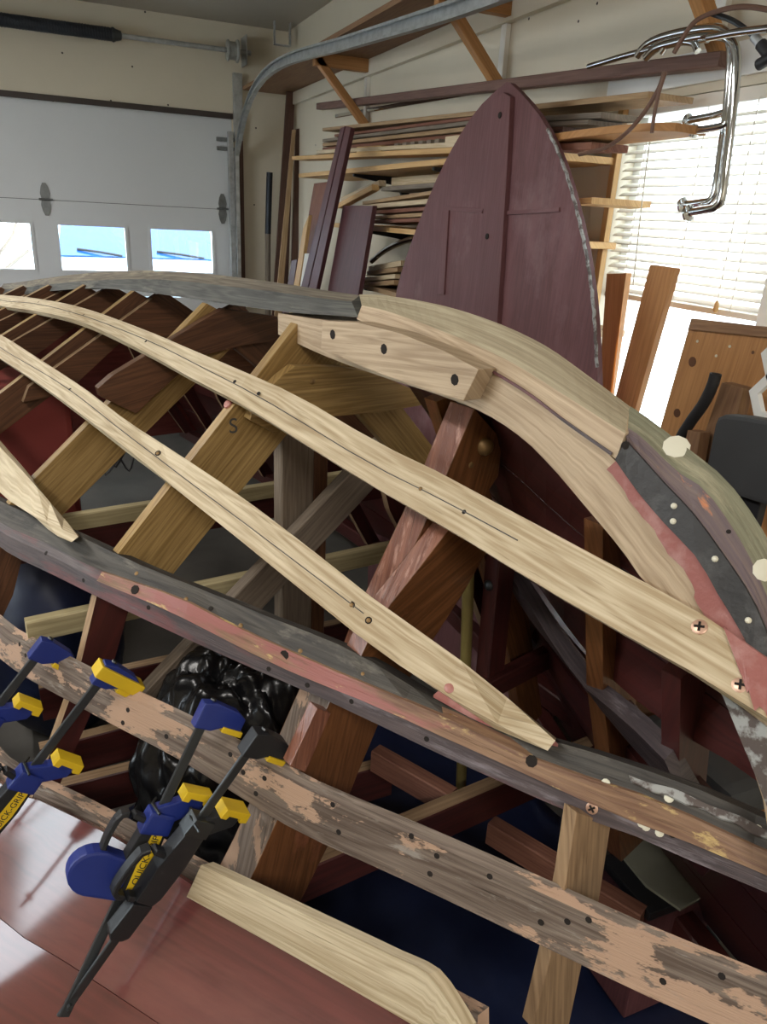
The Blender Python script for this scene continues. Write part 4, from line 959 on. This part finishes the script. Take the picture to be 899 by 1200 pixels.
# middle shelf
lum(459, 208, 524, 203, 10, 'lumber_pale', 'thick whitish board on top of the middle shelf pile', .12, SHX+.10)
lum(447, 219, 520, 213, 5, 'lumber_grey', 'grey board below the whitish one on the middle shelf', .14, SHX+.06)
lum(425, 236, 515, 222, 4, 'lumber_tan', 'thin tan board slanting across the middle shelf pile', .10, SHX+.03)
lum(396, 238, 436, 216, 6, 'fir_light', 'lower pale stick of the slanting pair on the middle shelf', .035, SHX+.02, name='lumber_stick')
lum(400, 231, 444, 211, 6, 'lumber_pale', 'upper pale stick of the slanting pair on the middle shelf', .035, SHX+.05, name='lumber_stick')
lum(418, 241, 510, 232, 5, 'lumber_pale', 'pale board halfway up the middle shelf pile', .12, SHX+.01)
lum(436, 247, 500, 242, 4, 'lumber_red', 'upper reddish board at the front of the middle shelf', .12, SHX+.005)
lum(436, 253, 498, 249, 4, 'lumber_tan', 'tan board resting directly on the middle shelf', .16, SHX+.005)
lum(436, 258, 497, 255, 4, 'lumber_red', 'lowest reddish board on the middle shelf', .16, SHX+.005)
lum(672, 233, 694, 231, 7, 'fir_light', 'short pale board end right of the maroon panel', .2, SHX+.02)
# lower shelf
lum(432, 312, 470, 305, 6, 'lumber_pale', 'top pale board on the lower shelf', .10, SHX+.02)
lum(430, 318, 466, 313, 5, 'lumber_tan', 'tan board second from the top on the lower shelf', .12, SHX+.01)
lum(428, 325, 463, 321, 5, 'lumber_pale', 'pale board third from the top on the lower shelf', .13, SHX+.006)
lum(428, 331, 462, 328, 5, 'lumber_tan', 'bottom tan board on the lower shelf', .16, SHX+.004)
c1 = [on_x(x, y, SHX+.05) for x, y in ((436, 306), (452, 293), (470, 284), (490, 279))]
tag(tube('curved_pipe', resample(c1, 10), .012, 'chrome', None, 8), 'bent bright metal pipe lying on the lower shelf', 'pipe')

# --- boards leaning in the corner
def lean(px, X, th, mat, label, name='leaning_board', plane='x', base_z=0.0, cat='board'):
    """px: four image corners, top-left, top-right, bottom-right, bottom-left; extended down to the floor"""
    f = (lambda x, y: on_x(x, y, X)) if plane == 'x' else (lambda x, y: on_y(x, y, X))
    tl, trr, br, bl = (f(*p) for p in px)
    def ext(a, b): return b+(b-a)*((b.z-base_z)/max(a.z-b.z, 1e-3))
    br2, bl2 = ext(trr, br), ext(tl, bl); br2.z = bl2.z = base_z
    tv = Vector((th, 0, 0)) if plane == 'x' else Vector((0, th, 0))
    o = prism(name, [tl, trr, br2, bl2], tv, mat, None, axis=bl2-tl, bevel=.0015); tag(o, label, cat, 'boards leaning by the corner'); return o
lean(((337, 96), (346, 97), (338, 326), (322, 326)), 5.52, .02, 'walnut', 'tallest dark brown board leaning in the room corner', plane='y')
lean(((347, 151), (357, 150), (350, 330), (341, 330)), 5.46, .02, 'walnut', 'shorter dark brown board beside the tallest one in the corner', plane='y')
lean(((343, 152), (347, 152), (333, 328), (326, 328)), 5.42, .02, 'lumber_tan', 'tan board edge in front of the dark corner boards', plane='y')  # narrow tan board, paler than the two walnut ones behind it
lean(((368, 215), (384, 213), (360, 330), (348, 330)), 1.40, .02, 'lumber_red', 'orange brown board behind the two thin maroon strips')
lean(((355, 268), (362, 252), (351, 330), (345, 330)), 1.34, .02, 'fir_light', 'narrow pale board low in the corner')
lean(((357, 297), (362, 297), (357, 332), (352, 332)), 1.30, .012, 'paper_white', 'short white strip leaning low in the corner')
lean(((342, 305), (348, 304), (344, 333), (337, 333)), 1.36, .015, 'maroon_board', 'short purple board end in the corner')
lean(((399, 150), (404, 148), (362, 331), (354, 331)), 1.18, .02, 'maroon_board', 'left of two long thin maroon strips')
lean(((405, 148), (411, 150), (372, 333), (363, 332)), 1.17, .02, 'maroon_board', 'right of two long thin maroon strips')
lean(((402, 241), (437, 241), (421, 338), (385, 336)), 1.22, .02, 'maroon_board', 'wide maroon board leaning below the lumber shelves')
a_ = on_y(316, 202, 5.6); b2_ = on_y(314, 274, 5.6)
pp = empty('leaning_pole', (a_.x, 5.6, 0)); tag(pp, 'dark blue pole with grey lower end leaning by the door', 'pole')
tube('upper_pole', [a_, b2_], .022, 'spring_dark', pp, 10); tube('lower_pole', [b2_, Vector((b2_.x-.01, 5.6, 0))], .02, 'lumber_grey', pp, 10)

# --- tall pointed maroon panel
pn = Vector((-math.cos(math.radians(3)), -math.sin(math.radians(3)), .03)).normalized()
PP = Vector((SHX-.05, 2.16, 1.6))
op = lambda x, y, d=0: on_plane(x, y, PP+pn*d, pn)
L_px = [(594, 96), (575, 112), (558, 130), (535, 165), (515, 203), (497, 245), (480, 290), (466, 335), (462, 360)]
R_px = [(598, 97), (614, 113), (632, 135), (648, 163), (662, 197), (676, 245), (688, 300), (696, 360), (700, 430)]
Lw = resample([op(*p) for p in L_px], 16); Rw = resample([op(*p) for p in R_px], 16)
ax = (Rw[-1]-Lw[-1]); ax.z = 0; ax.normalize()
def down(p, q):
    out = []
    d = (p-q).normalized()
    for z, k in ((1.0, .08), (.5, .10), (.01, .04)): out.append(Vector((p.x, p.y, z))+ax*(k if (d.dot(ax) > 0) else -k))
    return out
outline = Rw+down(Rw[-1], Rw[-3])
outl = Lw+down(Lw[-1], Lw[-3])
fix = lambda p: p-pn*((p-PP).dot(pn))     # keep on the panel plane
outline = [fix(p) for p in outline]; outl = [fix(p) for p in outl]
zmin = 0.005
ogv = empty('pointed_panel', fix(Vector((PP.x, PP.y, .005)))); tag(ogv, 'tall pointed maroon plywood panel leaning against the lumber shelves', 'panel')
prism('panel_board', outline+outl[::-1], -pn*.018, 'maroon_panel', ogv, axis=Vector((0, 0, 1)))
cbx = [op(x, y, .0) for x, y in ((579, 113), (598, 112), (568, 372), (569, 374))]
prism('centre_batten', [op(x, y, .016) for x, y in ((577, 116), (590, 108), (598, 113), (594, 200), (580, 420), (551, 420), (566, 250))], -pn*.016, 'maroon_panel', ogv, axis=Vector((0, 0, 1)), bevel=.002)
prism('cross_cleat', [op(x, y, .006) for x, y in ((520, 241), (566, 245), (565, 250), (519, 246))], -pn*.006, 'maroon_panel', ogv, bevel=.001)
prism('cross_cleat', [op(x, y, .006) for x, y in ((590, 247), (655, 243), (655, 248), (589, 252))], -pn*.006, 'maroon_panel', ogv, bevel=.001)
prism('cross_cleat', [op(x, y, .006) for x, y in ((521, 242), (526, 242), (520, 345), (513, 345))], -pn*.006, 'maroon_panel', ogv, bevel=.001)
for x, y in ((586, 135), (571, 277)): lathe('knot_hole', op(x, y, .0165 if x < 600 else .001), pn, [(.009, -.001), (.009, .0012)], 'hole_dark', ogv, 10)
ed = [fix(p)+pn*.001 for p in resample(Rw[4:], 40)]
ed = [p+ax*(.002*math.sin(i*2.3)) for i, p in enumerate(ed)]
sweep('edge_crust', ed, rect_prof(.007, .006), pn, 'white_flake', ogv)

# --- chrome tubing, cords and hose hung by the window
TXX = XR-.16
def tubes(name, paths, r, mat, label, cat, flange=()):
    e = empty(name, on_x(*paths[0][0], TXX)); tag(e, label, cat)
    for i, p in enumerate(paths):
        tube('tube', resample([on_x(x, y, TXX-.03*i) for x, y in p], 40), r, mat, e, 10)
        if flange:
            q = on_x(*p[-1], TXX-.03*i); q2 = on_x(*p[-2], TXX-.03*i)
            lathe('end_flange', q, q-q2, [(r, 0), (r*1.9, .004), (r*1.9, .010), (r*1.2, .016)], mat, e, 12)
            if len(p) > 2:
                q = on_x(*p[0], TXX-.03*i)
    return e
tubes('bent_tube_frame', [[(747, 66), (756, 54), (775, 44), (815, 35), (845, 34), (856, 48), (854, 110), (845, 180), (837, 232), (830, 236), (804, 240)],
                          [(757, 68), (768, 57), (790, 50), (825, 42), (853, 44), (863, 60), (861, 110), (853, 180), (844, 240), (837, 244), (810, 249)]], .0105, 'chrome', 'pair of bent chrome tubes hanging down over the window blind', 'tube', True)
tubes('bent_tube_frame', [[(862, 60), (853, 128), (846, 133), (809, 141)], [(858, 90), (851, 144), (845, 148), (816, 153)]], .0085, 'chrome', 'two short chrome stub tubes sticking out over the blind', 'tube', True)
tubes('bent_tube_frame', [[(690, 78), (745, 62), (800, 50), (830, 46)], [(775, 62), (783, 52), (812, 50), (818, 60)], [(830, 44), (870, 37), (930, 30)]], .008, 'chrome', 'chrome tubes lying along the wall behind the brown rail', 'tube')
def rope(pts, r, mat, label, cat, X, name):
    o = tube(name, resample([on_x(x, y, X) for x, y in pts], 30), r, mat, None, 8); tag(o, label, cat); return o
rope([(779, 84), (772, 104), (755, 132), (735, 155), (712, 172), (692, 178), (679, 181)], .005, 'cord_brown', 'thick brown cord curving down to a pale frayed end', 'rope', SHX-.03, 'hanging_rope')
rope([(780, 84), (772, 110), (766, 140), (764, 156)], .0042, 'cord_brown', 'brown cord hanging straight down to the rounded plank', 'rope', SHX-.04, 'hanging_rope')
rope([(790, 62), (800, 45), (815, 25), (845, 12), (875, 8), (915, 14)], .0055, 'cord_brown', 'brown hose looping over the fir bracket by the window', 'hose', TXX-.07, 'brown_hose')
rope([(835, 16), (858, 24), (876, 36), (885, 44)], .006, 'steel_dark', 'dark cable drooping from the bracket right of the window', 'hose', TXX-.05, 'dark_cable')
fi = empty('hose_fitting', on_x(885, 44, TXX-.05)); tag(fi, 'metal hose fitting with black end at upper right', 'fitting')
q0, q1, q2, q3 = (on_x(x, y, TXX-.05) for x, y in ((884, 43), (892, 52), (896, 57), (906, 70)))
tube('ferrule', [q0, q1], .010, 'galvanised', fi); tube('nozzle', [q1, q2, q3], .0125, 'black_rubber', fi)
tag(tube('rubber_tube', [on_x(889, 76, TXX-.06), on_x(905, 67, TXX-.06)], .012, 'black_rubber', None, 10), 'short black rubber tube end by the upper right edge', 'tube')
rope([(763, 158), (757, 200), (750, 260), (742, 335)], .0018, 'wall_cream', 'thin string hanging in front of the blind', 'string', TXX, 'string')

# --- things standing below the window
def leanr(px, X, th, mat, label, name='leaning_board'):
    return lean(px, X, th, mat, label, name)
lean(((711, 321), (734, 320), (716, 448), (702, 446)), 1.50, .02, 'fir', 'shorter fir board leaning left in front of the window')
lean(((762, 310), (791, 314), (748, 466), (722, 462)), 1.44, .02, 'fir', 'taller fir board leaning in front of the window')
pb = lean(((810, 374), (905, 386), (905, 600), (757, 560)), 1.38, .018, 'fir', 'knotty fir panel standing under the window at right', 'knotty_panel', cat='panel')
o = quad_board('top_rail', ((810, 373), (905, 384), (905, 396), (806, 386)), lambda x, y: on_x(x, y, 1.372), (.012, 0, 0), 'shelf_brown'); o.parent = pb; o.location = o.location-pb.location
for x, y, rr in ((812, 424, .012), (794, 484, .011), (883, 413, .004)):
    lathe('knot', on_x(x, y, 1.381), (-1, 0, 0), [(rr, -.001), (rr, .0016)], 'brown_floor', pb, 12)
for x, y in ((818, 400), (840, 417), (856, 406)): lathe('nail_head', on_x(x, y, 1.381), (-1, 0, 0), [(.004, -.001), (.003, .003)], 'putty_white', pb, 8)
lean(((846, 448), (872, 455), (845, 560), (812, 548)), 1.30, .03, 'shelf_brown', 'brown board leaning on the knotty panel')
lean(((806, 504), (821, 507), (812, 560), (796, 552)), 1.26, .03, 'shelf_brown', 'short brown block edge beside the black hose')
rp = resample([on_x(x, y, 1.27) for x, y in ((839, 438), (835, 452), (824, 474), (809, 495), (795, 520), (780, 580), (775, 640))], 24)
hs = tube('black_hose', rp+[Vector((1.27, rp[-1].y, .02))], .0125, 'black_rubber', None, 14); tag(hs, 'bent black rubber hose standing in front of the knotty panel', 'hose')
lathe('bore', rp[0], rp[0]-rp[1], [(.009, -.001), (.009, .0008)], 'hole_dark', hs, 12)
# white hexagonal bracket rings
def ring_px(cx, cy, r0, r1, X, mat, parent, name='ring'):
    n = 6; V = []; Fs = []
    for dx in (0, .012):
        for rr in (r0, r1):
            for i in range(n):
                a = math.radians(60*i+18); p = on_x(cx+rr*math.cos(a), cy+rr*1.05*math.sin(a), X); V.append(p+Vector((dx, 0, 0)))
    for i in range(n):
        j = (i+1) % n
        Fs += [(i, j, n+j, n+i), (2*n+i, 2*n+j, 3*n+j, 3*n+i), (i, j, 2*n+j, 2*n+i), (n+i, n+j, 3*n+j, 3*n+i)]
    return mk(name, V, Fs, mat, parent, None, False, None, .001)
hx = empty('hexagonal_bracket', on_x(900, 520, 1.25)); tag(hx, 'white six-sided ring bracket at the right edge', 'bracket')
ring_px(907, 468, 20, 31, 1.25, 'vinyl_white', hx); ring_px(921, 424, 20, 31, 1.25, 'vinyl_white', hx)
boxw('stand', (1.251, on_x(915, 480, 1.25).y-.01, 0), (1.262, on_x(915, 480, 1.25).y+.01, on_x(915, 497, 1.25).z), 'vinyl_white', hx)
# dark grey upholstered chair, only its back in view
chx = empty('office_chair', on_x(880, 700, 1.19)); chx.location.z = 0; tag(chx, 'dark grey padded chair back at the right edge', 'chair')
bp = [on_x(x, y, 1.19) for x, y in ((848, 486), (870, 488), (905, 494), (940, 500), (952, 508), (955, 560), (950, 600), (905, 594), (860, 580), (832, 566), (826, 555), (838, 497), (841, 489))]
prism('backrest', bp, (.04, 0, 0), 'chair_grey', chx, bevel=.008)
cc = sum(bp, Vector())/len(bp)
board('back_stem', Vector((1.22, cc.y, .5)), Vector((1.22, cc.y, cc.z-.05)), .05, .02, Vector((1, 0, 0)), 'black_plastic', chx)
boxw('seat', (1.17, cc.y-.16, .46), (1.36, cc.y+.12, .54), 'chair_grey', chx, .03)
tube('gas_column', [(1.28, cc.y, .08), (1.28, cc.y, .46)], .025, 'black_plastic', chx)
for k in range(5):
    a = k*2*math.pi/5; tube('base_leg', [(1.28, cc.y, .1), (1.28+.09*math.cos(a), cc.y+.14*math.sin(a), .04)], .018, 'black_plastic', chx, 8)

# ================================================================== clutter under the hull
def crumple(name, loc, sx, sy, sz, mat, label, cat, seed, amp=.12, sub=4, flat=True):
    rnd = random.Random(seed); bm = bmesh.new(); bmesh.ops.create_icosphere(bm, subdivisions=sub, radius=1)
    dirs = []
    for _ in range(22):
        f = rnd.uniform(2.0, 15); dirs.append((Vector((rnd.gauss(0, 1), rnd.gauss(0, 1), rnd.gauss(0, 1))).normalized(), f, rnd.uniform(0, 6), 2.2/f))
    V = []
    for v in bm.verts:
        q = v.co+Vector((.12*math.sin(v.co.y*5+seed), .12*math.sin(v.co.z*6), .12*math.sin(v.co.x*5)))
        k = 1+amp*sum((abs(math.sin(d.dot(q)*f+p))-.62)*w_ for d, f, p, w_ in dirs)/3
        c = v.co*k; V.append(Vector(loc)+Vector((c.x*sx, c.y*sy, max(c.z*sz, -sz*.92)+sz*.92)))
    Fs = [tuple(x.index for x in f.verts) for f in bm.faces]; bm.free()
    o = mk(name, V, Fs, mat, None, None, True, base=loc); tag(o, label, cat); return o
c_ = on_s(275, 845, 1.30)
crumple('plastic_bag', (c_.x, c_.y, .0), .23, .20, .36, 'bag_black', 'crumpled glossy black plastic bag inside the hull', 'bag', 3, .34, 6)
# blue tarp on the floor
V = []; Fs = []; nx, ny = 36, 30
cA = W(.55, -.35, 0); 
for i in range(nx):
    for j in range(ny):
        s_ = -.05+1.75*i/(nx-1); t_ = -.55+1.15*j/(ny-1)
        V.append(W(s_, t_+.03*math.sin(s_*7), .012+.012*(1+math.sin(s_*19+t_*7)*math.sin(t_*23-s_*5))+.006*(1+math.sin(s_*47-t_*31))))
for i in range(nx-1):
    for j in range(ny-1): Fs.append((i*ny+j, i*ny+j+1, (i+1)*ny+j+1, (i+1)*ny+j))
tp = mk('tarp', V, Fs, 'tarp_blue', None, None, True); tag(tp, 'wrinkled dark blue tarp spread on the floor under the bow', 'tarp')
md = tp.modifiers.new('thickness', 'SOLIDIFY'); md.thickness = .003
zc = .36
quad_px = [(712, 985), (742, 974), (800, 984), (830, 1048), (797, 1068), (757, 1040)]
tag(prism('grey_card', [on_z(x, y, zc) for x, y in quad_px], (0, 0, .006), 'card_grey', None), 'pale grey cut board lying inside the bow on a box', 'board')
cm = on_z(775, 1020, zc)
bxx = empty('storage_box', (cm.x, cm.y, 0.04)); tag(bxx, 'dark box under the grey board inside the bow', 'box')
boxw('body', (cm.x-.09, cm.y-.07, .045), (cm.x+.09, cm.y+.07, zc-.025), 'maroon_board', bxx, .006); boxw('lid', (cm.x-.095, cm.y-.075, zc-.025), (cm.x+.095, cm.y+.075, zc-.002), 'black_plastic', bxx, .004)
for i, (x, y, sx, sy, mt, lb) in enumerate(((602, 778, .07, .05, 'paper_white', 'white paper scrap beside the maroon bow post'), (560, 745, .05, .03, 'paper_white', 'small white paper scrap left of the round pole'), (640, 826, .06, .03, 'fir', 'small wood offcut lying deep in the bow'), (655, 810, .11, .05, 'lumber_tan', 'tan plywood scrap lying deep in the bow'))):
    p = on_z(x, y, .06)
    tag(boxw('scrap', (p.x-sx, p.y-sy, .045), (p.x+sx, p.y+sy, .06), mt, None, .002), lb, 'scrap')
# dark red and blue things far aft under the hull
p = on_s(28, 485, 2.9)
rb = empty('red_bin', (p.x, p.y, 0)); tag(rb, 'dull red bin standing far back under the hull', 'bin')
boxw('body', (p.x-.16, p.y-.15, 0), (p.x+.16, p.y+.15, p.z+.12), 'red_bucket', rb, .02); boxw('rim', (p.x-.17, p.y-.16, p.z+.12), (p.x+.17, p.y+.16, p.z+.14), 'red_bucket', rb, .005)
p = on_s(45, 590, 2.2)
crumple('cloth_heap', (p.x, p.y, 0), .2, .2, .34, 'tarp_blue', 'heap of dark blue cloth on the floor under the frames', 'cloth', 9, .15, 4)
# wires dangling by the far wall
wr = empty('wire_bundle', on_s(118, 490, 2.1)); tag(wr, 'tangle of thin black wires hanging behind the frames', 'wires')
for k in range(6):
    x0 = 98+k*9; pts = [on_s(x0+4*math.sin(k), 470, 2.1), on_s(x0+8*math.sin(2*k+1), 510+6*k % 11, 2.1), on_s(x0+6+8*math.cos(k), 545+4*k % 13, 2.1), on_s(x0+16, 520+5*k % 17, 2.1)]
    tube('wire', resample(pts, 14), .003, 'wire_dark', wr, 5)
boxw('plug_block', tuple(on_s(118, 498, 2.1)-Vector((.025, .02, .02))), tuple(on_s(118, 498, 2.1)+Vector((.025, .02, .02))), 'black_plastic', wr, .004)

wr_ = bpy.data.objects['wall_right']; wb_ = bpy.data.objects['wall_back']
for x, y in ((487, 35), (620, 22), (678, 25), (460, 120), (700, 4), (370, 170)):
    lathe('nail_spot', on_x(x, y, XR), (-1, 0, 0), [(.005, -.001), (.004, .001)], 'seal_dark', wr_, 8)
for x, y in ((155, 78), (62, 118), (130, 118), (197, 123), (73, 62), (300, 150), (298, 240), (170, 14)):
    lathe('nail_spot', on_y(x, y, YD), (0, -1, 0), [(.007, -.001), (.005, .001)], 'seal_dark', wb_, 8)
